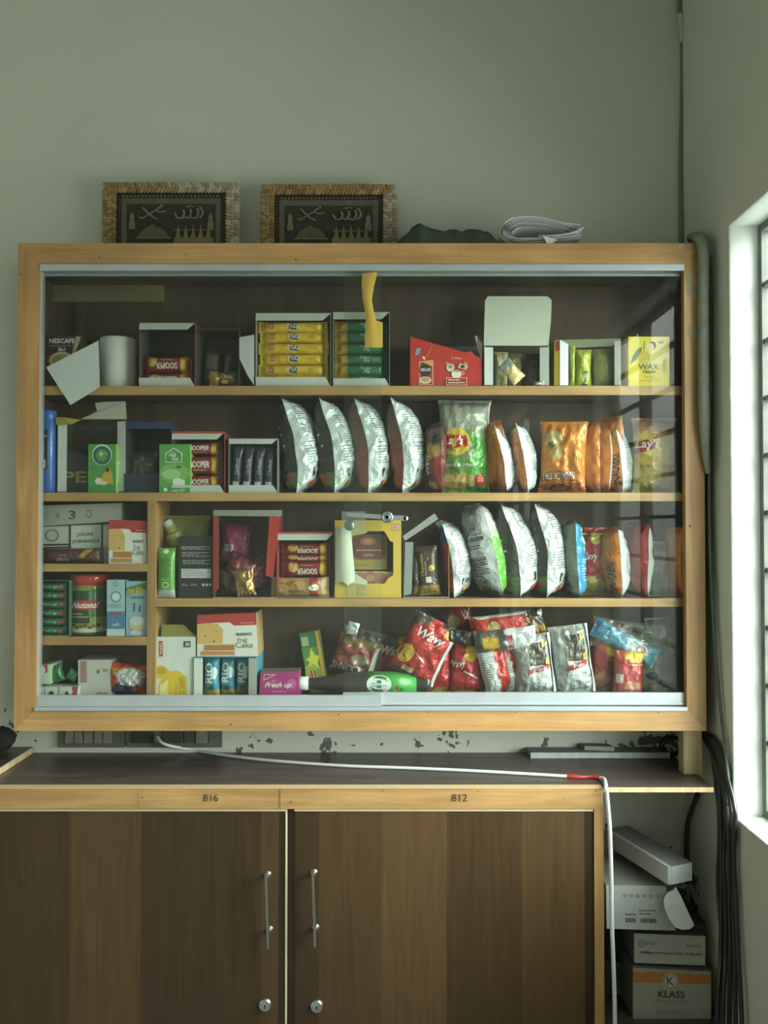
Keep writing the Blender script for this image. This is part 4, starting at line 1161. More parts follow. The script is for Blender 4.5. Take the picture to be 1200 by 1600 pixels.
bar('wafer_pack', 'small brown and gold chocolate wafer lying in front in the dark carton', 'wafer', 328, 577, 372, 602, 2.215, T=14, sh=SH['a']+.0025, cf=bands([(2, '#4b3322')], [(0, .5, .3, 2, '#c79a3e')]), cb='#4b3322', pf=[('t', 'Choco', .38, .5, .85, .8, '#d8c9a2', 'i'), ('e', .55, .28, .12, .14, '#c79a3e'), ('r', .24, .4, .36, .6, '#d9d3c0')], seed=6)
for o in (open_carton('display_carton', 'yellow cracker display carton with white lips on the top shelf', 'box', (399, 489, 517, 603), 2.2, .12, '#d3b43a', '#7f7d70', 'a', 13, 14, lsd='#8c8f88'),): pass
G5 = 'yellow cracker packs'
ys = [(504, 520), (520, 536), (537, 553), (554, 570), (571, 588), (588, 601)]
for k, (a, b) in enumerate(ys):
    q = ['topmost', 'second from top', 'third from top', 'fourth from top', 'fifth from top', 'lowest'][k]
    bar('cracker_pack', 'yellow foil cracker pack with blue badge, %s in its carton' % q, 'crackers', 404+(k % 2)*2, a-1, 512+(k % 3), b+1, 2.209+.002*(k % 2), T=20, cf='#e3bd2f', cb='#d6ae28', seed=k+10, amp=.7,
        pf=[('r', .16, .3, .23, .85, '#b3312a'), ('t', 'LU', .17, .38, .22, .78, '#f0dfae', 'b'), ('e', .5, .5, .085, .40, '#ecd27a'), ('q', [(.445, .3), (.56, .2), (.57, .72), (.455, .8)], '#2b3a66'), ('t', 'TUC', .455, .34, .56, .7, W_, 'b'), ('n', .72, .3, .83, .65, 3, '#a8862a')], group=G5)
open_carton('display_carton', 'green nut snack display carton with white lips behind the yellow tape', 'box', (520, 487, 609, 603), 2.2, .12, '#2f6a45', '#7f7d70', 'a', 13, 12, lsd='#8c8f88')
ys = [(503, 518), (519, 537), (538, 553), (555, 570), (571, 588), (588, 601)]
for k, (a, b) in enumerate(ys):
    q = ['topmost', 'second from top', 'third from top', 'fourth from top', 'fifth from top', 'lowest'][k]
    bar('biscuit_pack', 'dark green foil biscuit pack with gold end, %s in its carton' % q, 'biscuits', 523, a-1, 605, b+1, 2.209+.002*(k % 2), T=20, cf=bands([(2, '#1f6b45')], [(.08, .5, .16, 3, '#c9a544')]), cb='#1f6b45', seed=k+20, amp=.7,
        pf=[('t', 'Peanut', .48, .52, .70, .82, '#cfe0cf', 'i'), ('t', 'Pik', .56, .2, .68, .48, '#cfe0cf', 'i'), ('r', .08, .2, .1, .8, '#9a7d30')], group='green biscuit packs')
# red coffee box, torn open
rb = empty('coffee_box', at(696, 603, 2.25), 'bright red coffee sachet box with torn open top on the top shelf', 'box'); rb.location.z = SH['a']
F = [at(641, 526, FR), at(753, 560, FR), at(753, 603, FR), at(641, 603, FR)]; snap(F[2], 'a'); snap(F[3], 'a')
poly = [(641, 526), (665, 533), (700, 543), (726, 551), (737, 549), (743, 556), (753, 559), (753, 603), (641, 603)]
g = G(); P = [snap(at(a, b, FR), 'a') if b > 600 else at(a, b, FR) for a, b in poly]
tr = tessellate_polygon([P])
for t in tr: g.face([P[i] for i in t], '#c5241c'); g.face([P[i]+Vector((0, .0015, 0)) for i in t], '#8d8f89')
for i in range(len(P)): g.face([P[i], P[(i+1) % len(P)], P[(i+1) % len(P)]+Vector((0, .0015, 0)), P[i]+Vector((0, .0015, 0))], '#b9b5ae')
BRp, BLp = F[2], F[3]; wd = BRp.x-BLp.x; hg = P[0].z-BLp.z
S = lambda u, v, h=0: Vector((BLp.x+wd*u, FR-h, BLp.z+hg*v))
prints(g, S, [('q', [(.125, .04), (.32, .04), (.32, .53), (.125, .5)], '#e8c9b8'), ('q', [(.135, .05), (.31, .05), (.31, .51), (.135, .485)], '#b5281f'), ('r', .2, .42, .31, .51, '#d8b13a'), ('e', .21, .33, .085, .13, '#251d1b'), ('t', 'NESCAFE', .145, .31, .285, .37, W_, 'b'), ('e', .21, .13, .085, .07, '#e9d9b8'), ('e', .21, .14, .06, .045, '#c4a468'),
              ('q', [(.065, .62), (.13, .65), (.15, .78), (.08, .75)], '#7d9ec2'), ('q', [(.17, .55), (.21, .53), (.31, .75), (.29, .80)], '#d84c3c'), ('q', [(.16, .6), (.19, .54), (.21, .53), (.2, .6)], '#efe6dc'),
              ('t', '3 Main', .58, .55, .72, .59, '#f0d6cc'), ('e', .515, .46, .022, .03, '#e49b3c'), ('e', .775, .46, .022, .03, '#e49b3c'), ('e', .56, .38, .055, .08, '#d6d4c6'), ('e', .56, .40, .03, .04, '#7d8d6b'), ('q', [(.66, .38), (.78, .33), (.81, .42), (.69, .47)], '#cdbf9e'), ('e', .73, .4, .03, .035, '#3a2a22'),
              ('e', .645, .25, .07, .085, '#ede8da'), ('e', .645, .31, .055, .02, '#c9a26a'), ('o', .73, .27, .025, .035, .35, '#ede8da'), ('r', .5, .03, .79, .18, '#f0d6cc'), ('r', .507, .04, .783, .17, '#a81f18'), ('n', .53, .05, .76, .16, 2, '#f0d6cc')])
g.build('box_front', M['paper'], rb, rb.location)
g = G(); x0, x1 = BLp.x, BRp.x; z0 = SH['a']+.0004; zt_ = hg+z0; D = .115; t = .0015
g.box(x0, x0+t, FR+.0015, FR+D, z0, zt_, '#9b9a94', {'l': '#c5241c'}); g.box(x1-t, x1, FR+.0015, FR+D, z0, z0+hg*.92, '#9b9a94', {'r': '#c5241c'}); g.box(x0, x1, FR+D-t, FR+D, z0, zt_-.002, '#9b9a94'); g.box(x0, x1, FR+.0015, FR+D, z0, z0+t, '#9b9a94')
g.build('box_body', M['paper'], rb, rb.location)
g = G(); P = [at(644, 526, FR+.002), at(680, 527, FR+.02), at(735, 540, FR+.03), at(748, 552, FR+.012), at(742, 526, FR+.02), at(745, 524, FR+.02), at(754, 540, FR+.004), at(752, 560, FR+.002)]
for i in range(4, 7): g.face([P[3], P[i], P[i+1 if i < 7 else 7]], '#d8d6d0')
g.build('torn_flap', M['paper'], rb, rb.location)
# white carton with raised lid
open_carton('display_carton', 'white carton with its big lid standing up and foil packs inside', 'box', (757, 540, 858, 603), 2.2, .115, '#d5d8cf', '#7b7a72', 'a', 0, 0, lsd='#d5d8cf', top=False, wl=14, wr=14,
            extra=[('lid', [(756, 540, 2.205), (757, 500, 2.214), (758, 470, 2.222), (762, 463, 2.224), (855, 463, 2.224), (862, 469, 2.223), (861, 500, 2.216), (857, 540, 2.205)], '#cbd0c0')])
pouch('foil_pack', 'crumpled gold foil pack at the left in the white lidded carton', 'snack', 783, 601, 543, 22, 22, Y=2.262, sh=SH['a']+.002, cf='#d9d0a0', cb='#b5ad80', mat='foil', seed=7, amp=2.5, cell=2.2)
pouch('foil_pack', 'brown gold foil pack in the middle of the white lidded carton', 'snack', 804, 601, 545, 24, 22, Y=2.272, sh=SH['a']+.002, cf='#a3966c', cb='#8b7f58', mat='foil', seed=8, amp=1.6, cell=2.4)
pouch('biscuit_pack', 'dark brown pack lettered downwards at the right in the white lidded carton', 'biscuits', 832, 601, 546, 25, 22, Y=2.262, sh=SH['a']+.002, cf='#40362f', cb='#40362f', mat='bar', seed=9, pf=[('t', 'Prince', .3, .18, .72, .78, '#8f867b', 'd')])
pouch('torn_wrapper', 'torn gold and grey wrapper hanging out over the white carton edge', 'wrapper', 812, 604, 566, 24, 10, Y=2.1955, roll=-42, cf=bands([(.7, '#d9bf80'), (2, '#9aa0a0')]), cb='#c8b27a', mat='foil', seed=12, amp=1.5, cell=2.2, sh=SH['a']+.001)
pouch('torn_wrapper', 'small crumple of clear and brown wrapper at the shelf edge', 'wrapper', 842, 604, 596, 18, 8, Y=2.2, cf='#b5aca0', cb='#5c4a3c', mat='metalfoil', seed=13, amp=2, cell=1.6, sh='a')
# yellow green carton
open_carton('display_carton', 'yellow and white open carton of lime green packs', 'box', (869, 530, 970, 603), 2.2, .115, '#d7c24a', '#8f8f70', 'a', 0, 0, lsd='#d8d9c4', top=False, wr=9,
            extra=[('side_panel', [(866, 533, 2.196), (875, 531, 2.191), (875, 602, 2.191), (866, 602, 2.196)], '#c8ae2e'), ('side_flap', [(875, 531, 2.19), (888, 538, 2.196), (888, 602, 2.196), (875, 602, 2.19)], '#d9dde0'), ('label_patch', [(868, 534, 2.1945), (875, 532, 2.1905), (875, 547, 2.1905), (868, 549, 2.1945)], '#a8323a'), ('back_flap', [(875, 531, 2.3), (970, 529, 2.3), (968, 540, 2.3), (878, 545, 2.3)], '#a9ad8a')])
pouch('snack_pack', 'lime green crimped pack at the left of the yellow carton', 'snack', 893, 601, 534, 13, 20, Y=2.25, sh=SH['a']+.002, cf='#b6bf55', cb='#a6af48', mat='bar', seed=14)
pouch('snack_pack', 'shiny lime green pack with blue lettering in the yellow carton', 'snack', 911, 601, 541, 27, 24, Y=2.245, sh=SH['a']+.002, cf='#c3cc4e', cb='#b6bf45', mat='foil', seed=15, amp=1.6, pf=[('t', 'Fruit', .38, .06, .68, .42, '#3a5f9a', 'lb')])
pouch('snack_pack', 'olive green rounded pack at the right of the yellow carton', 'snack', 943, 601, 540, 34, 28, Y=2.25, sh=SH['a']+.002, cf='#8d9440', cb='#8d9440', mat='bar', seed=16, pf=[('t', 'Fruity', .35, .2, .7, .8, '#6c7330', 'd')])
carton('wax_box', 'yellow wax cream box with a lemon and green leaf', 'box', (982, 526, 1046, 603), 2.2, .09, '#e3cf35', 'a',
       [('p', [(.5, .3), (1, .55), (1, 1), (.6, 1), (.45, .6)], '#ead98a'), ('e', .58, .82, .09, .08, '#6b4a32'), ('e', .53, .8, .09, .07, '#e9d3b0'), ('q', [(.36, .68), (.38, .66), (.40, .92), (.38, .92)], '#5a5a20'), ('e', .38, .58, .15, .13, '#c9b03a'), ('p', [(.05, .45), (.1, .6), (.2, .74), (.33, .79), (.3, .68), (.2, .55)], '#3f6b3c'),
        ('t', 'LEMON', .36, .46, .68, .53, '#d9d3a0'), ('t', 'WAX', .24, .34, .74, .45, '#6d6a52', 'b'), ('t', 'CREAM', .34, .26, .66, .32, '#5d5a3a', 'b'), ('t', 'Skin Wax', .36, .17, .66, .22, '#a6902e'), ('t', 'Sensitive Soft', .24, .1, .76, .15, '#a6902e'), ('p', [(.84, .3), (.9, .3), (.92, .5), (.95, .55), (.88, .56), (.84, .48)], '#b7a35c'), ('r', .72, .86, .86, .9, '#a6902e')], side='#e0d9a8')

# ---------------------------------------------------------------- second shelf
g = G(); c = at(74, 770, 2.222); c.z = SH['b']+.0003; r = 13.5*2.222/FPX; h = at(74, 642, 2.222).z-c.z
cols = []; prof = [(.001, 0), (r*.9, 0), (r, .004), (r, h*.89), (r*.97, h*.9), (r*.99, h*.905), (r*.99, h*.985), (r*.9, h), (.001, h)]
g.lathe(c, prof, '#2f62b5', n=32)
o_ = Vector((c.x, c.y, c.z))
def Sc(u, v, hh=0):
    a = math.pi*(1.0+u*1.0); rr = r+hh+.0003
    return o_+Vector((rr*math.cos(a), rr*math.sin(a), h*v))
prints(g, Sc, [('r', .18, .28, .62, .76, '#15181d'), ('e', .42, .52, .09, .1, '#d8d8d0'), ('r', .3, .3, .55, .4, '#d8dade'), ('n', .22, .66, .58, .74, 2, '#d8dade')], flat=False)
tag(g.build('spray_can', M['gloss'], None, c), 'blue cylindrical can with black label at the far left of the second shelf', 'can')
open_carton('display_carton', 'dark open carton of purple chocolate packs with grey raised flap', 'box', (90, 656, 196, 770), 2.215, .105, '#2a2731', '#4f5049', 'b', 0, 0, lsd='#8f918b', top=False, wl=13, wr=14,
            extra=[('back_flap', [(126, 655, 2.22), (152, 642, 2.225), (148, 630, 2.225), (160, 628, 2.225), (196, 627, 2.225), (198, 655, 2.22)], '#b4b7a4'), ('torn_flap', [(87, 652, 2.21), (100, 652, 2.206), (126, 656, 2.21), (112, 663, 2.206), (87, 664, 2.21)], '#b09a45')])
carton('chocolate_box', 'dark purple chocolate box lettered PE behind the first green milk pack', 'box', (92, 712, 180, 770), 2.222, .08, '#272436', 'b', [('t', 'Cadbury', .04, .66, .3, .8, '#8f8ca0', 'i'), ('t', 'PERK', .08, .28, 1.05, .58, '#a08a3e', 'b'), ('e', .15, .9, .35, .25, '#34303c')], side='#1d1b28')
def milk(x0, y0, x1, y1, Y, pr, label, **kw):
    return carton('milk_carton', label, 'carton', (x0, y0, x1, y1), Y, kw.pop('depth', .06), '#4f9a45', 'b', pr, side='#8fbf5a', cols={'t': '#5aa048'}, **kw)
milk(138, 694, 181, 770, 2.197, [('e', .5, .78, .36, .215, '#e2eddd'), ('e', .5, .77, .33, .195, '#2c5f6b'), ('e', .5, .77, .22, .13, '#4f9a45'), ('t', '4', .38, .74, .52, .86, '#dbe7d5', 'b'), ('t', 'grow', .5, .77, .68, .82, '#dbe7d5', 'i'),
      ('p', [(.45, .2), (.5, .35), (.62, .45), (.72, .52), (.8, .5), (.88, .35), (.92, .18)], '#cfa33a'), ('e', .7, .47, .07, .05, '#5a3a26'), ('e', .38, .24, .13, .07, '#e6dfc8'), ('e', .55, .2, .15, .04, '#dcd3b0'), ('r', 0, 0, 1, .15, '#3c8a3f'), ('n', .1, .48, .3, .52, 1, '#2f6a34')],
     'green milk carton with round blue emblem on the second shelf', rside=[('r', .1, .05, .9, .6, '#a9d07a'), ('bar', .25, .08, .75, .2, '#2f5a2a'), ('e', .5, .62, .3, .06, '#dfe8e0')])
open_carton('display_carton', 'navy blue open carton with clear crumpled wrap inside', 'box', (197, 660, 266, 770), 2.215, .105, '#1d2750', '#2a2c33', 'b', 0, 0, lsd='#23294a', extra=[('front_rim', [(197, 659, 2.212), (266, 659, 2.212), (266, 670, 2.212), (197, 670, 2.212)], '#1f2c63'), ('front_panel', [(194, 740, 2.212), (266, 740, 2.212), (266, 769, 2.212), (194, 769, 2.212)], '#1c2440')])
pouch('plastic_bag', 'clear crumpled plastic wrap inside the navy blue carton', 'bag', 222, 762, 700, 50, 30, Y=2.262, sh=SH['b']+.003, mat='film', cf='#dfe4e4', seed=21, amp=4, cell=2.5)
milk(249, 694, 297, 770, 2.197, [('r', 0, 0, 1, 1, '#5aa24a'), ('e', .5, .4, .48, .2, '#7fb868'), ('e', .4, .38, .3, .1, '#a6cf93'), ('p', [(.2, .62), (.2, .80), (.17, .80), (.47, .93), (.78, .80), (.75, .80), (.74, .62)], '#e4eede'), ('p', [(.225, .635), (.225, .80), (.47, .905), (.72, .80), (.715, .635)], '#4a9642'),
      ('t', 'Milk', .3, .74, .58, .81, W_, 'bi'), ('t', 'Pak', .4, .66, .66, .73, W_, 'bi'), ('t', 'NESTLE', .36, .82, .54, .85, W_), ('p', [(.44, .1), (.44, .27), (.6, .31), (.84, .25), (.82, .09)], '#dfe9db'), ('e', .64, .53, .09, .025, '#2f6a34'), ('r', 0, 0, 1, .13, '#4a9642'), ('t', 'new 473', .4, .02, .84, .08, W_, 'i'), ('r', .15, .03, .26, .1, '#dfe9db')],
     'green milk carton with white house outline on the second shelf')
open_carton('display_carton', 'red and yellow trimmed open carton of maroon biscuit packs, second shelf', 'box', (268, 675, 351, 770), 2.2, .115, '#8e2f2a', '#5f5e57', 'b', 12, 12, extra=[('front_rim', [(268, 674, 2.198), (351, 674, 2.198), (351, 678, 2.198), (268, 678, 2.198)], '#b0403a')])
for k, (a, b, q) in enumerate(((691, 712, 'topmost'), (712, 742, 'middle'), (742, 766, 'lowest'))):
    sooper(273, a, 347, b, 2.209, '%s maroon biscuit pack in the carton behind the house outlined milk' % q, T=26, seed=30+k)
open_carton('display_carton', 'narrow open carton with white lips full of upright navy blue packs', 'box', (357, 685, 434, 770), 2.2, .115, '#8f8d86', '#3f3f3f', 'b', 9, 12)
for k in range(4):
    pouch('wafer_pack', ['navy blue wafer pack standing leftmost in the narrow carton', 'navy blue wafer pack standing second from the left in the narrow carton', 'navy blue wafer pack standing third from the left in the narrow carton', 'navy blue wafer pack standing rightmost in the narrow carton'][k], 'wafer', 368+k*17, 768, 696+k, 17, 15, Y=2.222, sh=SH['b']+.002, roll=4, mat='bar', cf=bands([(.1, '#b9a25a'), (2, '#232a45')]), cb='#232a45', seed=40+k, pf=[('t', 'Cadbury', .4, .35, .75, .75, '#c9cbd6', 'li'), ('r', .2, .13, .8, .22, '#cfd2d8')], group='navy packs in the narrow carton')
# crisp bags seen from the edge
CRB = 'crisp bag'
backpr = [('r', .12, .52, .5, .88, '#e9efee'), ('n', .08, .5, .46, .9, 16, '#6a7274'), ('n', .06, .28, .5, .48, 7, '#7b8385'), ('r', .2, .3, .42, .37, '#c3cbcc'), ('e', .16, .21, .03, .03, '#22292a'), ('r', .14, .15, .18, .2, '#22292a'), ('bar', .26, .17, .44, .23, '#4a5052'), ('e', .22, .085, .08, .03, '#b8332c'), ('e', .3, .1, .05, .025, '#dba531')]
def blackbag(cx, yt, rz, roll, bend, label, seed, sh='b', yb=769, T=62, W=74, **kw):
    cf = bands([(.05, '#4f8a45'), (.22, '#3f7a3a'), (2, '#222423')], [(.86, .16, .1, .055, '#a8352c'), (.75, .08, .1, .04, '#c9c08a')], seed=seed)
    return pouch('crisp_bag', label, CRB, cx, yb, yt, W, T, Y=2.264, rz=rz, roll=roll, bend=bend, sh=sh, p=.8, cf=cf, cb='#c3cccd', pb=backpr, pf=[('e', .93, .5, .02, .012, '#dcdcd4'), ('e', .9, .62, .02, .012, '#dcdcd4'), ('e', .87, .7, .02, .012, '#dcdcd4')], seed=seed, group=kw.pop('group', None), **kw)
blackbag(472, 619, -98, -9, 8, 'large black and green crisp bag edge on, beside the narrow carton of navy packs', 51)
blackbag(528, 619, -96, -9, 8, 'large black and green crisp bag edge on, between its black twin and a brown one', 52)
def brownbag(cx, yt, rz, roll, bend, label, seed, **kw):
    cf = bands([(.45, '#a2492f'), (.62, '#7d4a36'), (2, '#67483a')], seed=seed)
    return pouch('crisp_bag', label, CRB, cx, 769, yt, 76, kw.pop('T', 58), Y=2.264, rz=rz, roll=roll, bend=bend, sh='b', p=.85, cf=cf, cb='#c3cccd', pb=backpr, seed=seed, **kw)
brownbag(582, 618, -100, -8, 8, 'large brown crisp bag edge on, left one of the two brown bags', 53)
brownbag(637, 617, -104, -7, 8, 'large brown crisp bag edge on, beside the small dark red bag', 54, T=56)
pouch('crisp_bag', 'small dark red crisp bag standing edge on beside the big green herb bag', CRB, 679, 769, 661, 62, 30, Y=2.243, rz=-72, sh='b', cf=bands([(.3, '#8e2426'), (.55, '#9a2a2c'), (2, '#6d5a52')], [(.8, .6, .2, .12, '#c9a04a'), (.7, .1, .2, .06, '#c9b08a'), (.9, .75, .1, .08, '#3a2a28')], seed=3), cb='#6b2022', seed=55, amp=1.5, pf=[('t', 'Wavy', .5, .25, .8, .55, W_, 'lb')])
pouch('crisp_bag', 'big green and silver herb crisp bag facing forward on the second shelf', CRB, 724, 769, 619, 84, 50, Y=2.268, rz=0, sh='b', roll=1, cf=bands([(.58, '#4f9c3c'), (.66, '#86a870'), (2, '#a9ab9f')], [(.3, .45, .42, .16, '#7f9465'), (.3, .12, .4, .1, '#b59f55'), (.25, .3, .3, .12, '#6a8f4a')], seed=1.5), cb='#d9e0df', seed=56, amp=.8,
      pf=[('e', .33, .54, .26, .15, '#e8c84a'), ('e', .33, .54, .22, .125, '#d9b23a'), ('q', [(.02, .45), (.56, .49), (.52, .62), (.04, .60)], '#b4231f'), ('t', "Lay's", .06, .48, .5, .6, W_, 'bi'), ('t', 'Yogurt & Herb', -.04, .265, .7, .315, '#dfe9d6', 'b'), ('e', .8, .14, .11, .06, '#c7252a'), ('t', '20', .74, .12, .86, .17, '#f0e2d0', 'b'), ('r', .955, .02, .99, .98, '#e6ecea')])
OR = '#e07f22'
def orangebag(cx, yt, T, rz, roll, label, seed, sh='b', yb=769, W=66, Y=2.255, pf=(), cb='#c9d0d0', bend=3, cap=None, **kw):
    bl = [(.85, .95, .5, .06, cap)] if cap else []
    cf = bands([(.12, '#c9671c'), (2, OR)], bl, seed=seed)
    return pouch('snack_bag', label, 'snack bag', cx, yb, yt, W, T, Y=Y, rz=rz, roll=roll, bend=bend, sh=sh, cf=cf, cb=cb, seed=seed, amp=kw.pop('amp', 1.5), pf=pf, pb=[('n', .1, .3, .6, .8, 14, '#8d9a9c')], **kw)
snk = [('t', 'SNACKERS', .72, .1, .95, .5, '#2a2522', 'lb')]
orangebag(777, 661, 24, -58, -7, 'orange snack bag leaning edge on directly right of the green herb bag', 61, W=60)
orangebag(793, 665, 30, -99, -11, 'orange snack bag with yellow tip, the slimmer one farther from the large bag', 62, cap='#e3c332', W=62)
orangebag(826, 662, 34, -102, -10, 'orange snack bag with yellow tip edge on, directly left of the large snack bag', 63, cap='#e3c332', W=66)
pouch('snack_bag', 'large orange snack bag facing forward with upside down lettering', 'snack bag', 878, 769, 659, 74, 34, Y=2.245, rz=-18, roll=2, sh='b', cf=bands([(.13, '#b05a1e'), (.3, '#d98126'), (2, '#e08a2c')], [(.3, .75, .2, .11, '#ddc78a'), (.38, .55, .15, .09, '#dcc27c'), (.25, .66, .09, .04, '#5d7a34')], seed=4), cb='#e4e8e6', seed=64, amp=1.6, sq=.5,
      pf=[('t', 'SNACKERS', .03, .16, .8, .31, '#1f1b19', 'bfa'), ('t', 'SNACKERS', .05, .175, .79, .295, '#e9e7e2', 'fa'), ('o', .45, .06, .22, .05, .3, '#2a2320')])
orangebag(912, 660, 28, -56, 0, 'orange snack bag edge on, just behind the right side of the large snack bag', 65, Y=2.265)
orangebag(931, 664, 25, -70, 1, 'orange snack bag edge on with white back, middle one right of the large bag', 66, W=70, Y=2.262)
orangebag(953, 652, 26, -60, -2, 'tall pointed orange snack bag edge on, before the small yellow tipped one', 67, W=62, pf=snk)
orangebag(976, 668, 24, -112, -6, 'slim orange snack bag with yellow tip edge on, beside the pale yellow cheese bag', 68, cap='#e3c332', W=62)
pouch('crisp_bag', 'pale yellow cheese crisp bag behind the window reflection at the right end', CRB, 1024, 769, 652, 74, 44, Y=2.272, sh='b', cf=bands([(.75, '#d8b85a'), (.82, '#c99a6a'), (2, '#b98468')], [(.3, .15, .3, .1, '#bfae5a')], seed=9), cb='#e0ddd0', seed=69, amp=.8,
      pf=[('e', .3, .66, .24, .17, '#e6cf6e'), ('q', [(-.02, .52), (.55, .60), (.53, .76), (0, .66)], '#a9262a'), ('t', "Lay's", .0, .56, .5, .71, W_, 'bi'), ('t', 'French Cheese', .1, .33, .85, .39, '#8f6a3a', '')])
g = G(); P = [at(857, 655, 2.3), at(853, 653, 2.3), at(862, 668, 2.29), at(868, 667, 2.3)]; 
# ---------------------------------------------------------------- left bay
carton('storage_box', 'long pale grey printed carton lying on the herbal tea carton, upper left bay', 'box', [(62, 790), (190, 786), (190, 815), (62, 822)], 2.225, .1, '#a7aaa0', None, [('t', '3', .35, .25, .44, .7, '#4d4f4a', 'b'), ('o', .6, .5, .035, .22, .3, '#6a6c66'), ('n', .0, .3, .1, .7, 4, '#7c7e77'), ('r', .2, .35, .24, .6, '#83857e')], side='#7d8078')
carton('herbal_tea_box', 'white carton lettered JOHAR JOSHANDA with black stripes in the left bay', 'box', [(62, 823), (186, 818), (186, 881), (62, 881)], 2.235, .095, '#c4c8c0', 'e',
       [('r', 0, .47, .4, .52, '#2c2d2b'), ('r', 0, .40, .4, .44, '#2c2d2b'), ('r', .9, .47, 1, .52, '#2c2d2b'), ('r', .37, .3, .8, 1, '#2c2d2b'), ('r', .395, .34, .775, 1, '#cdd1ca'), ('t', 'JOHAR', .47, .68, .68, .8, '#3a3b39', 'b'), ('t', 'JOSHANDA', .41, .5, .76, .62, '#3a3b39', 'b'), ('o', .16, .75, .09, .17, .25, '#85887f')])
bar('biscuit_pack', 'dark maroon biscuit pack lying in front of the herbal tea carton', 'biscuits', 62, 857, 162, 881, 2.2, T=18, sh='e', cf='#512424', cb='#512424', seed=70, amp=1, pf=[('t', 'Delight', .28, .1, .48, .4, '#b7a79d', 'bf'), ('t', 'Jam', .33, .45, .45, .62, '#b7a79d', 'f'), ('e', .05, .5, .07, .4, '#b99a4e'), ('q', [(.7, .3), (.85, .9), (.75, .95), (.62, .4)], '#b08e3e')])
FC = lambda nm: [('r', 0, .0, 1, 1, '#e6e5df'), ('p', [(0, .78), (0, 1), (1, 1), (1, .72), (.62, .72), (.55, .80), (.3, .80)], '#b3312f'), ('p', [(0, .3), (0, .78), (.15, .8), (.35, .78), (.44, .62), (.42, .3)], '#dbb168'), ('e', .14, .5, .015, .02, '#a4502c'), ('e', .28, .36, .018, .022, '#a4502c'), ('e', .32, .6, .012, .018, '#6a8a3a'), ('r', .12, .14, .62, .27, '#b9793c'), ('r', .06, .03, .62, .12, '#c58a4a'), ('r', .12, .27, .62, .29, '#e2c287'),
                 ('t', 'BUNNYS', .66, .48, .92, .55, '#33406a', 'b'), ('t', 'Fruit', .68, .33, .84, .44, '#7b6a58'), ('t', 'Cake', .64, .2, .93, .33, '#7b6a58'), ('n', .72, .76, .96, .79, 1, '#e9c9b8')]
carton('cake_box', 'small red and white fruit cake box in the left bay', 'box', [(170, 812), (228, 814), (229, 881), (170, 881)], 2.2, .11, '#e6e5df', 'e', FC('s'), side='#e2e1da')
open_carton('display_carton', 'green display carton in the middle left bay', 'box', (60, 907, 108, 995), 2.2, .11, '#3d6a50', '#3a4a40', 'f', 0, 0, lsd='#46705a')
for k in range(6):
    bar('gum_pack', ['topmost', 'second from top', 'third from top', 'fourth from top', 'fifth from top', 'lowest'][k].join(['', ' dark green foil gum packet in the left bay display carton']), 'gum', 62, 910+k*13.6, 104, 924+k*13.6, 2.207, T=12, cf='#1f6a4c', cb='#1f6a4c', seed=80+k, mat='bar', pf=[('t', 'Fresh up', .12, .3, .72, .72, '#a9cdb9', 'bi'), ('e', .82, .5, .1, .18, '#a94038')], group='green gum packets')
g = G(); r = 28.5*2.26/FPX; c = at(139, 995, 2.262); c.z = SH['f']+.0003; h = at(139, 897, 2.25).z-c.z
g.lathe(c, [(.001, 0), (r*.95, 0), (r, .004), (r, h*.80), (r*.97, h*.82), (r*1.02, h*.83), (r*1.02, h*.97), (r*.97, h), (.001, h)], n=36, cols=['#5d6a35', '#5d6a35', '#5d6a35', '#7a8a3a', '#7a8a3a', '#b42a2a', '#b42a2a', '#a82626', '#a82626'])
def Sj(u, v, hh=0):
    a = math.pi*(1.0+u); rr = r+hh+.0004; return c+Vector((rr*math.cos(a), rr*math.sin(a), h*v))
prints(g, Sj, [('r', .05, .05, .95, .76, '#8a9a3c'), ('r', .22, .2, .62, .74, '#1f3a2c'), ('r', .6, .3, .95, .76, '#3d6a44'), ('r', .28, .42, .8, .58, '#b8302c'), ('t', 'National', .3, .45, .78, .55, W_, 'bi'), ('n', .28, .28, .6, .38, 2, '#b8b07a'), ('r', .05, .05, .95, .12, '#cfc7b8')] + [('e', .2+.07*k, .13+.02*(k % 3), .03, .025, ['#4a2a22', '#8a2e2a', '#2f2420'][k % 3]) for k in range(9)], flat=False)
tag(g.build('pickle_jar', M['gloss'], None, c), 'red lidded pickle jar with National label in the left bay', 'jar')
carton('cream_box', 'tall pale blue box with round emblem beside the pickle jar', 'box', (167, 906, 195, 995), 2.2, .05, '#a9c6d2', 'f', [('o', .5, .7, .3, .1, .2, '#4f86a8'), ('e', .5, .7, .22, .07, '#d4e0e2'), ('r', 0, .12, 1, .44, '#3f7fae'), ('r', .2, .37, .85, .41, '#b5483e'), ('t', 'soft', .3, .18, .7, .24, W_), ('r', 0, 0, 1, .13, '#c6d3d8'), ('o', .5, .93, .14, .05, .3, '#6c93a8'), ('n', .1, .5, .9, .58, 3, '#7fa0ac')], side='#8fb2c0')
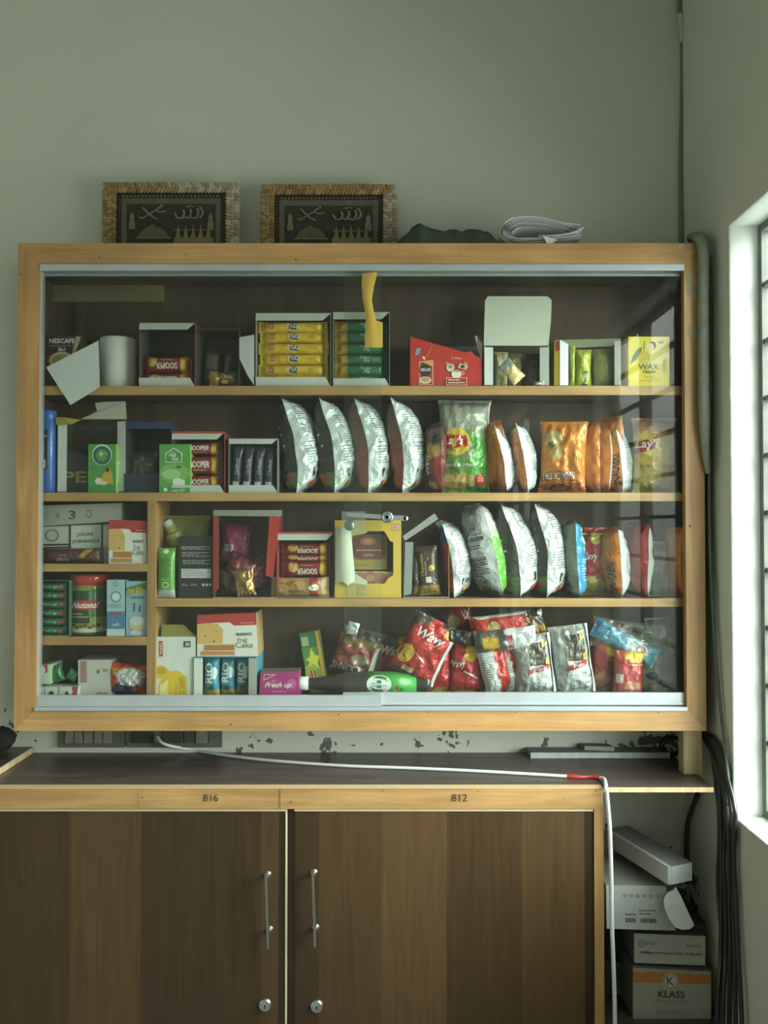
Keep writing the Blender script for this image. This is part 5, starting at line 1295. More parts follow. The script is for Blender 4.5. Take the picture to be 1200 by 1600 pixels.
carton('milk_carton', 'pale blue calcium milk carton against the shelf divider in the left bay', 'carton', (197, 908, 229, 995), 2.2, .07, '#8fb3c4', 'f', [('q', [(.0, .74), (1, .84), (1, .98), (.0, .88)], '#5f7a3c'), ('t', 'nesVita', .02, .76, .98, .9, '#c9c04a', 'bi'), ('t', 'Calcium', .2, .68, .9, .74, '#35566a', 'b'), ('e', .4, .58, .05, .03, '#3a6072'), ('q', [(.35, .45), (.42, .45), (.45, .56), (.38, .56)], '#3a6072'), ('e', .68, .54, .04, .025, '#3a6072'), ('q', [(.62, .44), (.7, .44), (.72, .52), (.64, .52)], '#3a6072'), ('e', .55, .2, .4, .09, '#c9bd8c'), ('e', .55, .28, .38, .08, '#c7d4d6'), ('e', .5, .06, .3, .05, '#c4ced0')], side='#7aa0b2')
# bottom left compartment
BB = 'd'
zb3 = SH['d']
SMB = 'small white gum boxes'
for k, (a, b) in enumerate(((60, 69), (70, 90), (92, 122))):
    carton('gum_box', ['tiny white gum box at the left edge of the bottom left compartment', 'tiny white gum box with dark berry, between its two neighbours', 'tiny white gum box with pink corner beside the tall white box'][k], 'box', (a, 1073, b, 1092), 2.2, .05, '#d3d8d0', BB, [('e', .5, .42, .2, .2, '#3a3a38')] + ([('q', [(.6, .1), (.9, .1), (1, 1), (.7, 1)], '#b3385a'), ('e', .6, .55, .12, .25, '#e8e8e0')] if k == 2 else []), side='#c0c6bc')
carton('soap_box', 'pale green and white box with red square standing on the gum boxes', 'box', [(60, 1040), (79, 1038), (79, 1072), (60, 1072)], 2.203, .08, '#cfe0c8', zb3+.036, [('q', [(.0, .55), (.75, .6), (.75, 1), (.0, .95)], '#b0323a'), ('e', .3, .75, .28, .2, '#e8ece4')], side='#a9c49a', cols={'r': '#a9cf9c'})
for k, (cx, yt, w) in enumerate(((81, 1050, 16), (95, 1046, 18), (109, 1054, 18))):
    pouch('candy_wrap', ['crumpled green foil candy lying against the pale green box', 'crumpled green foil candy, largest, in the middle of the three', 'crumpled green foil candy nearest the tall white box'][k], 'candy', cx, 1072, yt, w, 13, Y=2.225, roll=(5, -20, 30)[k], sh=zb3+.0345, cf='#1f6a48', cb='#1f6a48', mat='foil', amp=2.2, seed=90+k, cell=2)
carton('medicine_box', 'plain tall white box with pink stripe, bottom left compartment', 'box', (122, 1031, 173, 1092), 2.215, .09, '#c9c8c4', BB, [('r', .06, .38, .27, .97, '#b58a8a'), ('n', .08, .4, .25, .95, 12, '#8a6a6a'), ('e', .62, .68, .05, .06, '#7c7b76'), ('e', .84, .72, .1, .05, '#a3a18c'), ('q', [(.55, .02), (.9, .02), (.95, .12), (.6, .14)], '#a89a4a')], side='#a9a8a4')
carton('red_box', 'dark red box in the shadow behind the orange detergent bag', 'box', (177, 1026, 222, 1092), 2.29, .04, '#5e1f2c', BB)
pouch('detergent_bag', 'crumpled orange and blue detergent bag at the bottom of the left bay', 'bag', 196, 1092, 1046, 66, 30, Y=2.232, sh=BB, roll=6, cf=bands([(.22, '#2a356b'), (2, '#d9521f')], [(.6, .2, .35, .25, '#2a356b'), (.62, .62, .35, .3, '#c9cdc9'), (.9, .15, .2, .15, '#d9521f')], seed=8), cb='#b8441a', seed=95, amp=1.5, cell=2.2, pf=[('t', 'Surf', .38, .3, .95, .72, '#232b4f', 'b'), ('t', 'Surf', .4, .33, .94, .7, '#e6e8ea', 'b'), ('t', '20', .14, .66, .3, .86, '#c9c04a', 'b')])
# ---------------------------------------------------------------- third shelf
pouch('squeeze_tube', 'green squeeze tube with silver foot standing beside the divider', 'tube', 260, 935, 858, 29, 16, Y=2.207, sh='c', mat='gloss', amp=.15, sq=.35, cf=bands([(.155, '#b3bab4'), (2, '#5c9c3a')], wob=0), cb='#5c9c3a', seed=100, pf=[('e', .5, .93, .16, .045, '#dfe8dc'), ('n', .2, .42, .8, .8, 10, '#2f6a2a'), ('n', .25, .35, .75, .39, 1, '#c9c04a'), ('e', .5, .26, .2, .06, '#dfe8dc'), ('e', .5, .26, .15, .045, '#5c9c3a')])
rt = empty('refill_pouch', at(275, 935, 2.29), 'pale yellow refill pouch with white angled spout cap behind the black box', 'pouch'); rt.location.z = SH['c']
o = pouch('pouch_body', '', '', 290, 935, 812, 76, 26, Y=2.295, sh='c', mat='gloss', cf='#a3a158', cb='#a3a158', seed=101, amp=.8); o.parent = rt; o.location = o.location-rt.location
g = G(); g.tube([at(271, 833, 2.275), at(266, 823, 2.275)], .017, '#a3a158', n=20, sub=1); g.tube([at(267.5, 826, 2.275), at(260.5, 815, 2.275)], .0135, '#dfe3da', n=22, sub=1); g.tube([at(281, 858, 2.28), at(271, 833, 2.275)], .026, '#a3a158', n=18, sub=1); g.build('spout_cap', M['gloss'], rt, rt.location)
carton('black_box', 'black box with white small print and white label panel on the third shelf', 'box', [(279, 838), (333, 838), (333, 935), (279, 935)], 2.21, .07, '#1c2024', 'c', [('n', .08, .78, .92, .84, 3, '#b9bcc0'), ('n', .1, .66, .9, .75, 3, '#a9acb0'), ('n', .12, .54, .9, .62, 3, '#a9acb0'), ('r', .08, .32, .94, .47, '#c9cdd0'), ('n', .12, .34, .9, .46, 4, '#8d9194'), ('n', .1, .19, .3, .23, 2, '#b9bcc0'), ('n', .36, .19, .6, .23, 2, '#b9bcc0'), ('r', .68, .19, .75, .23, '#c9cdd0'), ('r', .78, .19, .85, .23, '#c9cdd0'), ('r', .88, .19, .95, .23, '#c9cdd0')], side='#15181b')
open_carton('display_carton', 'tall open carton with red side edges and grey top, purple bags inside', 'box', (333, 800, 433, 935), 2.2, .12, '#9c2a2e', '#4b4641', 'c', 0, 0, lsd='#7c2329', extra=[('red_edge', [(421, 807, 2.197), (437, 808, 2.194), (427, 902, 2.194), (415, 900, 2.197)], '#c22c2c'), ('red_edge', [(333, 806, 2.197), (342, 806, 2.197), (342, 920, 2.197), (333, 926, 2.197)], '#8a2228'), ('top_flap', [(334, 797, 2.198), (441, 797, 2.198), (440, 807, 2.194), (333, 806, 2.194)], '#8b8d85')])
pouch('snack_bag', 'purple snack bag with barcode standing in the tall red edged carton', 'snack bag', 368, 880, 818, 50, 22, Y=2.27, roll=3, cf=bands([(.12, '#8a2a5a'), (2, '#93245f')]), cb='#93245f', seed=103, amp=1.6, pf=[('r', .1, .3, .42, .47, '#c9c6cc'), ('bar', .12, .31, .4, .45, '#3a3a3c')])
pouch('snack_bag', 'dark maroon bag lying crumpled left in the tall red edged carton', 'snack bag', 374, 908, 868, 62, 34, Y=2.25, roll=24, cf=bands([(2, '#6e2031')], [(.4, .6, .3, .2, '#8a3038')], seed=3), cb='#5e1b2a', seed=104, amp=3, pf=[('n', .3, .3, .9, .7, 4, '#a9737a')])
pouch('snack_bag', 'dark purple bag slumped on the right in the tall red edged carton', 'snack bag', 398, 932, 882, 56, 34, Y=2.262, roll=-14, sh=SH['c']+.002, cf='#5d2344', cb='#4e1c38', seed=105, amp=3)
pouch('snack_bag', 'dull brown bag at the bottom of the tall red edged carton', 'snack bag', 361, 932, 893, 42, 30, Y=2.245, roll=0, sh=SH['c']+.002, cf='#5d5142', cb='#4e4234', seed=106, amp=3)
pouch('foil_wrapper', 'crumpled ball of gold foil in front of the tall red edged carton', 'wrapper', 385, 935, 893, 33, 16, Y=2.2035, sh='c', roll=-8, cf='#a98a5c', cb='#c9bfa2', mat='metalfoil', seed=107, amp=4, cell=2, p=.7)
open_carton('display_carton', 'open carton of maroon biscuits on the third shelf, white lip on top', 'box', (432, 832, 522, 935), 2.215, .11, '#8e2f2a', '#4b4641', 'c', 12, 0, extra=[('front_rim', [(432, 831, 2.212), (521, 831, 2.212), (521, 834, 2.212), (432, 834, 2.212)], '#a8403a')])
for k, (a, b, q) in enumerate(((849, 867, 'topmost'), (867, 876, 'flattened second'), (876, 902, 'third'))):
    sooper(440, a-1, 516, b+1, 2.222, '%s maroon biscuit pack with upside down letters in the third shelf carton' % q, True, T=24, seed=110+k)
bar('biscuit_pack', 'tan and red chocolate chip biscuit pack lying lowest in the third shelf carton', 'biscuits', 424, 902, 514, 934, 2.1965, T=24, sh='c', cf=bands([(2, '#b08a5e')], seed=2), cb='#b08a5e', seed=115, amp=1.2, pf=[('e', .22, .72, .12, .2, '#b9823c'), ('e', .38, .74, .1, .18, '#b9823c'), ('e', .2, .75, .02, .04, '#3a2418'), ('e', .27, .68, .02, .04, '#3a2418'), ('e', .38, .78, .02, .04, '#3a2418'), ('t', 'Chocolay', .3, .2, .62, .42, '#5c3826', 'f'), ('r', .68, .03, .81, .97, '#a32a2e'), ('e', .745, .5, .09, .16, '#e4e6d8'), ('t', 'Cafe', .69, .44, .8, .56, '#3f7a4a', 'i')])
# yellow box with cut window
yb_ = empty('tea_box', at(575, 935, 2.26), 'yellow box with a stepped cut out window and torn white paper hanging at its left', 'box'); yb_.location.z = SH['c']
x0, x1, z0 = at(523, 900, FR).x, at(627, 900, FR).x, SH['c']+.0004; z1 = at(575, 813, FR).z; w, h = x1-x0, z1-z0
g = G(); yl = '#d8b548'
def S(u, v, hh=0): return Vector((x0+w*u, FR-hh, z0+h*v))
outer = [(0, 0), (1, 0), (1, 1), (0, 1)]
hole = [(.26, .18), (.75, .18), (.80, .25), (.88, .29), (.88, .72), (.83, .73), (.79, .80), (.74, .86), (.50, .86), (.46, .83), (.26, .80)]
tr = tessellate_polygon([[Vector((a, b, 0)) for a, b in outer], [Vector((a, b, 0)) for a, b in hole]])
allp = outer+hole
for t in tr:
    g.face([S(*allp[i]) for i in t], yl); g.face([S(*allp[i], -.0015) for i in t], '#a9a48c')
for i in range(len(hole)):
    a, b = hole[i], hole[(i+1) % len(hole)]; g.face([S(*a), S(*b), S(*b, -.0015), S(*a, -.0015)], '#bfb68c')
prints(g, S, [('r', .86, .87, .98, .95, '#b5412f'), ('r', .865, .88, .975, .94, '#e3c9b0'), ('r', .88, .895, .97, .925, '#b5412f'), ('r', .9, .905, .97, .915, '#e3c9b0'), ('r', .17, .02, .47, .16, '#c9b878'), ('r', .2, .03, .32, .14, '#ddd09a'), ('n', .18, .03, .46, .15, 4, '#8f7f4a'), ('n', .5, .27+.0, .5, .27, 1, yl)])
g.box(x0, x0+.0015, FR+.0015, 2.32, z0, z1, '#8f8a70', {'l': yl}); g.box(x1-.0015, x1, FR+.0015, 2.32, z0, z1, '#8f8a70', {'r': yl}); g.box(x0, x1, 2.318, 2.32, z0, z1, '#4a4538'); g.box(x0, x1, FR+.0015, 2.32, z0, z0+.0015, '#8f8a70'); g.box(x0, x1, FR+.0015, 2.32, z1-.0015, z1, '#8f8a70', {'t': yl})
g.build('box_body', M['paper'], yb_, yb_.location)
g = G(); rows = []
for j in range(13):
    v = j/12; py = 825+v*(915-825) + 0; r = []
    for i in range(9):
        a = i/8; xx = 524+24*a
        if j == 12: py_ = 915-6*abs(math.sin(a*5))
        else: py_ = py
        r.append(at(xx+2*v*a*4, py_, FR-.002-.010*math.sin(math.pi*a)))
    rows.append(r)
sheet(g, rows, '#dcdfce'); rows = [[at(547, 888, FR-.002), at(549, 912, FR-.002)], [at(556, 897, FR-.003), at(556, 912, FR-.003)], [at(574, 908, FR-.003), at(574, 914, FR-.003)]]
sheet(g, rows, '#dcdfce'); o = g.build('torn_paper', M['paper'], yb_, yb_.location); tag(o, 'torn white paper curl')
carton('biscuit_tin', 'yellow inner pack with maroon cartouche seen through the cut out window', 'box', (545, 836, 605, 890), 2.232, .05, '#8d7a3e', None, [('p', [(.08, .4), (.08, .9), (.2, .98), (.85, .98), (.95, .85), (.95, .45), (.85, .3), (.25, .3)], '#6b2a2c'), ('e', .5, .82, .2, .12, '#a3624a'), ('e', .5, .83, .1, .07, '#c48a6a'), ('n', .2, .52, .85, .6, 1, '#c9a99a'), ('t', 'INDIAN', .38, .38, .65, .46, '#c9a99a'), ('r', 0, 0, 1, .28, '#a8923e'), ('bar', .65, .04, .9, .24, '#6f7478'), ('n', .08, .1, .5, .16, 1, '#6b5f2a')], side='#6f6030').location.z += 0
carton('biscuit_tin', 'pale inner pack with brown round biscuits at the bottom of the cut out window', 'box', (545, 893, 615, 933), 2.222, .06, '#cfc288', 'c', [('e', .25, .78, .16, .2, '#b0705a'), ('e', .48, .74, .18, .26, '#a8664e'), ('e', .7, .78, .16, .2, '#b0705a'), ('e', .48, .74, .1, .14, '#c48a6a')], side='#a89a60')
# support block under the upper inner pack so that it rests on the lower
open_carton('display_carton', 'open dark carton right of the yellow box with a raised grey flap', 'box', (630, 846, 702, 935), 2.21, .115, '#5d3a24', '#3f3b36', 'c', 0, 0, top=False, lsd='#b08a3a',
            extra=[('raised_flap', [(629, 838, 2.205), (679, 802, 2.216), (685, 811, 2.216), (633, 845, 2.205)], '#8f9190'), ('back_flap', [(680, 817, 2.26), (690, 812, 2.26), (702, 817, 2.26), (716, 832, 2.26), (706, 845, 2.26), (692, 838, 2.26)], '#77776f'), ('side_flap', [(633, 847, 2.205), (646, 847, 2.198), (643, 928, 2.198), (631, 931, 2.205)], '#bcc2c5')])
pouch('chocolate_pack', 'brown chocolate pack with upward lettering standing in the dark carton', 'chocolate', 672, 933, 857, 34, 18, Y=2.235, sh=SH['c']+.002, roll=-5, cf=bands([(.2, '#a08232'), (2, '#3d2a20')]), cb='#3d2a20', mat='bar', seed=120, pf=[('t', 'Chocolate', .12, .4, .28, .85, '#c9a640', 'lb'), ('t', 'Sandwich', .32, .4, .42, .7, '#d9d3c8', 'l'), ('e', .68, .55, .16, .07, '#c9a640'), ('r', .35, .26, .62, .38, '#d9d3c8'), ('n', .2, .05, .8, .15, 2, '#6b2a20')])
pouch('chocolate_pack', 'dark chocolate pack half hidden at the left in the dark carton', 'chocolate', 651, 933, 868, 14, 18, Y=2.245, sh=SH['c']+.002, roll=-3, cf=bands([(.22, '#8a6f2c'), (2, '#33241c')]), cb='#33241c', mat='bar', seed=121)
pouch('crisp_bag', 'red crisp bag with white back and blue tip, edge on beside the dark carton', CRB, 718, 935, 823, 68, 42, Y=2.262, rz=-110, roll=-9, bend=4, sh='c', p=.85, cf=bands([(.72, '#a3282a'), (2, '#2a5aa8')]), cb='#c3cccd', pb=backpr, seed=122, sq=.35)
pouch('crisp_bag', 'tall crisp bag with white prize text and green front, third shelf', CRB, 772, 935, 781, 74, 56, Y=2.264, rz=104, roll=-13, bend=5, sh='c', p=.9, cf=bands([(.05, '#7a9c3a'), (.62, '#5fae3a'), (.70, '#8fae7c'), (2, '#b3ada4')], [(.3, .4, .15, .12, '#86c862')], seed=6), cb='#c3cacb', seed=123,
      pb=[('t', 'GRAB', .62, .88, .9, .94, '#8a4a44', 'b'), ('r', .66, .72, .86, .8, '#8a9090'), ('t', 'Rs 1,000,000', .5, .60, .96, .655, '#2a2d30', 'b'), ('n', .55, .67, .95, .71, 2, '#3a3d40'), ('n', .55, .52, .92, .57, 2, '#3a3d40'), ('n', .5, .24, .95, .44, 8, '#8a4a44'), ('n', .5, .22, .95, .42, 8, '#2a2d30'), ('t', 'Crave', .6, .14, .86, .2, '#8a4a44', 'bi'), ('n', .5, .03, .95, .12, 4, '#3a3d40')])
blackbag(812, 785, -99, -11, 9, 'black and green crisp bag edge on, beside the tall prize text bag', 124, sh='c', yb=935, T=62)
blackbag(858, 786, -107, -7, 8, 'black and green crisp bag with folded top, left of the blue and silver bag', 125, sh='c', yb=935, T=54)
pouch('crisp_bag', 'small blue and silver crinkled bag edge on, third shelf', CRB, 899, 935, 818, 66, 32, Y=2.258, rz=-92, roll=-3, sh='c', cf=bands([(.1, '#9fb0a0'), (2, '#7f8d80')], [(.5, .2, .3, .1, '#4f7a5a')], seed=7), cb='#3f9bd0', mat='foil', seed=126, amp=2.6, pb=[('r', .2, .6, .5, .9, '#cfe4ee'), ('n', .1, .2, .5, .5, 8, '#cfe4ee')])
pouch('crisp_bag', 'red wavy crisp bag facing forward, partly behind the orange snack bag', CRB, 932, 935, 830, 66, 36, Y=2.283, sh='c', cf=bands([(2, '#a82428')], [(.3, .13, .35, .14, '#b9a84e'), (.3, .9, .4, .05, '#5d2a2a')], seed=8), cb='#8e1f22', seed=127, amp=1.6, pf=[('e', .42, .84, .13, .09, '#d9c04a'), ('t', 'Wavy', -.05, .5, .5, .64, '#c9c4c8', 'bi'), ('n', .1, .88, .7, .93, 1, '#d9c04a')])
orangebag(962, 827, 38, -88, -3, 'orange snack bag edge on standing alone on the third shelf', 128, sh='c', yb=935, W=60, Y=2.246, pf=snk)
pouch('crisp_bag', 'dark red crisp bag edge on with white back at the right of the third shelf', CRB, 995, 935, 822, 62, 34, Y=2.255, rz=-75, sh='c', roll=2, cf=bands([(2, '#9a2226')], [(.6, .1, .3, .08, '#7d3a34')], seed=9), cb='#d8dddc', seed=129, amp=1.5)
pouch('plastic_bag', 'clear crumpled cellophane bag right of the dark red bag, third shelf', 'bag', 1029, 935, 850, 34, 30, Y=2.25, sh='c', mat='film', cf='#dfe4e4', seed=130, amp=5, cell=2.5)
orangebag(1054, 828, 20, -70, 0, 'orange snack bag squeezed against the right end of the third shelf', 131, sh='c', yb=935, W=50, Y=2.25)
# ---------------------------------------------------------------- bottom shelf
tb_ = empty('tea_box', at(275, 1092, 2.25), 'tall white tea box with yellow panel and upright lettering on the bottom shelf', 'box'); tb_.location.z = SH['d']
o = carton('box_body', '', '', (244, 995, 306, 1092), 2.205, .08, '#dfe4e0', 'd', [('e', .12, .42, .2, .11, '#e1c43a'), ('e', .12, .44, .12, .06, '#c6a82e'), ('p', [(.06, 0), (.06, .2), (.25, .42), (.55, .45), (.78, .33), (.80, 0)], '#e6c232'), ('p', [(.1, .05), (.1, .2), (.3, .3), (.28, .1), (.4, 0)], '#f0e6a8'), ('t', 'GREEN TEA', .58, .02, .72, .34, '#8a7a2c', 'd'), ('t', 'LEMON', .48, .05, .54, .26, '#b09a34', 'd'), ('r', .08, .68, .17, .93, '#b3343a'), ('t', 'TAPAL', .095, .7, .155, .91, W_, 'db'), ('r', .7, .83, .87, .93, '#3a4a3e'), ('t', '30', .74, .85, .84, .91, W_, 'b')], side='#b9bdb6', parent=tb_)
g = G(); P = [at(252, 994, 2.212), at(253, 976, 2.225), at(287, 976, 2.225), at(304, 992, 2.212), at(304, 995, 2.21), at(252, 995, 2.21)]
g.face(P[::-1], '#8f8a3c'); g.face([p+Vector((0, .0012, 0)) for p in P], '#8f8a3c'); o = g.build('lid_flap', M['paper'], tb_, tb_.location); tag(o, 'raised olive yellow lid flap')
rio = open_carton('display_carton', 'open blue biscuit carton with white flaps under the fruit cake box', 'box', (303, 1026, 401, 1092), 2.2, .12, '#4f9ab5', '#3f4a4c', 'd', 0, 0, lsd='#cdd2cf', wl=13, wr=13)
for k, cx in enumerate((331, 356, 381)):
    pouch('biscuit_pack', ['teal biscuit pack lettered upward, leftmost in the blue carton', 'teal biscuit pack in the shade at the middle of the blue carton', 'teal biscuit pack at the right of the blue carton'][k], 'biscuits', cx, 1090, 1031, 25, 20, Y=2.228+.012*(k > 0), sh=SH['d']+.002, mat='bar', cf=bands([(.16, '#c9ac4a'), (2, '#3f93ad')], wob=.02), cb='#3f93ad', seed=140+k, pf=[('e', .72, .6, .2, .16, '#cfe0dc'), ('t', 'RIO', .16, .34, .62, .86, '#e6ece8', 'lb'), ('r', .35, .14, .65, .28, '#3c4a4c')])
zc_ = max((c.matrix_basis @ v.co).z for c in rio.children for v in c.data.vertices) + rio.location.z
ck = carton('cake_box', 'larger red and white fruit cake box resting on the blue biscuit carton', 'box', [(308, 961), (400, 957), (403, 1025), (308, 1025)], 2.203, .11, '#e6e5df', None, FC('b'), cols={'r': '#c4a06a', 't': '#b3312f'})
ck.location.z += zc_+.0006-min((ck.location+v.co).z for v in ck.data.vertices)
fu = carton('gum_display_box', 'magenta strawberry gum box lying at the front of the bottom shelf', 'box', [(407, 1051), (466, 1050), (468, 1092), (405, 1092)], 2.198, .07, '#a8287c', 'd', [ ('p', [(.08, .68), (.1, .94), (.42, .92)], '#e6c9b8'), ('p', [(.1, .72), (.115, .915), (.36, .90)], '#a03060'), ('e', .82, .55, .12, .2, '#c45a9c'), ('e', .35, .65, .07, .08, '#c05a96'), ('t', 'Fresh up', .1, .36, .86, .62, '#e9dfe6', 'bi'), ('t', 'Strawberry', .3, .2, .7, .3, '#d9a6c6', 'i')], side='#8a2166', cols={'t': '#7d6a70'})
g = G(); P = [at(404, 1052, 2.212), at(414, 1041, 2.222), at(470, 1043, 2.222), at(468, 1051, 2.21)]
carton('tea_box', 'green and yellow tea box with star shaped lemon, tilted to the left', 'box', [(467, 990), (498, 985), (514, 1090), (484, 1091)], 2.27, .045, '#4a8a3c', 'd', [('r', 0, .75, 1, 1, '#2f6a3c'), ('p', [(0, 0), (1, 0), (1, .2), (0, .45)], '#b3c25a'), ('e', .4, .3, .45, .2, '#8fb04a'), ('p', [(.1, .55), (.35, .6), (.45, .75), (.6, .62), (.85, .6), (.68, .5), (.7, .4), (.45, .48), (.2, .42), (.28, .52)], '#d6cf3a'), ('r', .22, .2, .52, .38, '#c9b03a'), ('r', .25, .21, .49, .37, '#a82a2c'), ('t', 'Lipton', .3, .22, .44, .36, W_, 'lb'), ('t', 'Green Tea', .58, .12, .68, .4, '#3c6a2c', 'l'), ('r', .8, 0, .95, 1, '#c79a3a'), ('r', .06, .78, .4, .93, '#9ab08a')], side='#b08a34').location.z += .0
# bottle lying down
bt = empty('drink_bottle', at(570, 1092, 2.235), 'dark syrup bottle lying on its side with white cap and green label', 'bottle'); bt.location.z = SH['d']
s_ = 2.235/FPX; rb_ = 18.5*s_; cz = SH['d']+rb_+.0006
def bx(px): return at(px, 1069, 2.235).x
g = G(); g.lathe((0, 2.235, cz), [(.001, bx(482)), (8*s_, bx(482)), (8.5*s_, bx(492)), (12*s_, bx(510)), (16*s_, bx(535)), (18*s_, bx(556)), (18.5*s_, bx(572)), (18.5*s_, bx(650))], '#2a1a1c', n=32, axis='x'); g.build('glass_body', M['gloss'], bt, bt.location)
g = G(); g.lathe((0, 2.235, cz), [(.001, bx(468)), (10*s_, bx(468)), (10.5*s_, bx(470)), (10.5*s_, bx(482)), (.001, bx(482.5))], '#dfe3e2', n=28, axis='x'); o = g.build('bottle_cap', M['gloss'], bt, bt.location); tag(o, 'white screw cap')
g = G(); g.lathe((0, 2.235, cz), [(18.5*s_, bx(573)), (18.8*s_, bx(573)), (18.8*s_, bx(650)), (18.5*s_, bx(650))], '#3fa045', n=36, axis='x')
def Sb(u, v, hh=0):
    a = -math.pi/2-(v-.5)*2.2; rr = 18.8*s_+hh; return Vector((bx(573)+(bx(650)-bx(573))*u, 2.235+rr*math.sin(a)*1.0, cz-rr*math.cos(a)*-1.0*(1) if False else cz+rr*math.sin((v-.5)*2.2))) if False else Vector((bx(573)+(bx(650)-bx(573))*u, 2.235-rr*math.cos((v-.5)*2.2), cz+rr*math.sin((v-.5)*2.2)))
prints(g, Sb, [('e', .25, .55, .25, .36, '#dfe8e4'), ('n', .1, .45, .4, .62, 2, '#5a8ac0'), ('e', .62, .42, .035, .07, '#a8323a'), ('e', .7, .36, .03, .06, '#2f7a3c'), ('e', .56, .3, .03, .06, '#c9a63a')], flat=False); g.build('label', M['gloss'], bt, bt.location)
g = G(); g.lathe((0, 2.235, cz), [(18.4*s_, bx(650)), (18.6*s_, bx(652)), (17.9*s_, bx(655)), (18.6*s_, bx(658)), (17.9*s_, bx(661)), (18.6*s_, bx(664)), (18.2*s_, bx(670)), (15*s_, bx(672)), (.001, bx(672))], '#25262a', n=32, axis='x'); g.build('bottle_base', M['gloss'], bt, bt.location)
# red crisp bags in a heap
RED = '#b3201f'
def split(u0, a, b, tip):
    a, b, tip = C(a), C(b), C(tip)
    def f(u, v):
        w = u + .05*noise.noise(Vector((v*4, u*2, 7))) + .06*(v-.5)
        if v > .93: return C('#3a2c2a')
        if abs(w-u0) < .022 and v > .8: return tip
        return a if w < u0 else b
    return f
def red(cx, yb, yt, W, T, Y, label, seed, rz=0, roll=0, pf=(), bl=(), white=False, sh=None, **kw):
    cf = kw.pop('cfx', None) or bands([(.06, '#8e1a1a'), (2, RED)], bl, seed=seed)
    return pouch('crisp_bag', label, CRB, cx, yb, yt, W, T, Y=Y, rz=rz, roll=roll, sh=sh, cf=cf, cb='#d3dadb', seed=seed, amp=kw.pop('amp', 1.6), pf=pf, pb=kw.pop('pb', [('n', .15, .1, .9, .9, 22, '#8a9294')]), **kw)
wv = lambda u0, v0, u1, v1: ('t', 'Wavy', u0, v0, u1, v1, W_, 'bi')
chip = lambda u, v, a, b: ('e', u, v, a, b, '#e3bb34')
seam = ('r', .93, .03, 1.0, .97, '#dde3e3')
# open dark red bag with torn silver mouth, left of the heap
ob = pouch('crisp_bag', 'opened dark red crisp bag with silver torn mouth, tilted above the bottle', CRB, 549, 1052, 980, 72, 30, Y=2.268, roll=16, cf=bands([(.16, '#5d2428'), (.62, '#8a2426'), (.8, '#7d6238'), (2, '#3c3230')], [(.6, .35, .2, .12, '#a08e7a')], seed=3), cb='#c3cacb', seed=150, amp=3, cell=2.6,
           pf=[('t', 'SNACKERS', .02, .03, .8, .2, '#b9b2ac', 'b'), ('q', [(.86, .1), (.98, .1), (1, .7), (.9, .68)], '#cfd5d6')])
pouch('torn_foil', 'silver torn foil tip sticking up from the opened dark red bag', 'foil', 549, 992, 972, 18, 5, Y=2.235, roll=14, cf='#cfd6d8', cb='#cfd6d8', mat='metalfoil', seed=151, amp=2, cell=1.8, p=.6)
red(610, 1056, 990, 66, 24, 2.305, 'dark wavy crisp bag lying in shadow between opened bag and red heap', 152, roll=8, bl=[(.5, .9, .6, .2, '#4a2a26')], pf=[wv(.1, .45, .8, .72), chip(.68, .86, .12, .09)])
red(640, 1058, 958, 78, 34, 2.224, 'large tilted red wavy crisp bag at the left of the heap, over the bottle', 153, roll=27, bl=[(.12, .95, .3, .14, '#4b3d38'), (.9, .98, .3, .08, '#332a28'), (.25, .02, .5, .07, '#3a2420')], pf=[wv(.12, .60, .85, .80), chip(.17, .33, .17, .15), chip(.86, .86, .11, .07), ('q', [(.3, .42), (.34, .4), (.62, .3), (.6, .34)], '#e0dcd8'), ('r', .24, .08, .5, .16, '#c9b08a'), seam], seal=.04)
red(720, 992, 949, 52, 20, 2.31, 'red crisp bag high at the back between the tilted bag and the lying bag', 154, roll=-12, bl=[(.1, .6, .2, .5, '#3a2c28')], pf=[('e', .35, .55, .2, .22, '#c9b27a'), ('t', 'W', .62, .6, .95, .9, W_, 'bi')])
red(736, 984, 884, 40, 22, 2.235, 'red crisp bag lying on its side across the top of the heap', 155, roll=82, bl=[(.5, .97, .6, .12, '#7d5a42')], pf=[('e', .55, .35, .3, .1, '#c9b27a'), ('t', 'V', .78, .45, .98, .62, W_, 'b'), ('r', .02, .04, .12, .95, '#e2e6e4')])
pouch('crisp_bag', 'white backed crisp bag with dark window lying under the sideways red bag', CRB, 742, 1004, 908, 36, 20, Y=2.212, roll=84, cf=bands([(.5, '#55514a'), (2, '#d3dbdc')], [(.6, .25, .3, .14, '#d0a83a')], seed=5), cb='#b3201f', seed=156, amp=1.8, pf=[('n', .2, .66, .8, .95, 9, '#8a9294'), ('q', [(.3, .52), (.9, .54), (.9, .62), (.3, .6)], '#a8282a'), ('t', 'Wavy', .3, .535, .88, .605, '#e8dcd8', 'd')])
pouch('crisp_bag', 'brown and black crumpled bag end at the top right of the heap', CRB, 838, 990, 950, 34, 18, Y=2.235, roll=-12, cf=bands([(.3, '#b3873a'), (.7, '#8a6a52'), (2, '#2a2624')], [(.8, .6, .25, .25, '#232120'), (.9, .8, .15, .1, '#d9dcda')], seed=6), cb='#2a2624', seed=157, amp=4, cell=2)
red(684, 1092, 1000, 50, 28, 2.276, 'red crisp bag standing behind the tilted bag, directly right of the bottle base', 158, sh='d', bl=[(.6, .03, .3, .06, '#d8b648'), (.3, .95, .5, .1, '#5d2220')], pf=[wv(-.1, .66, .6, .84)])
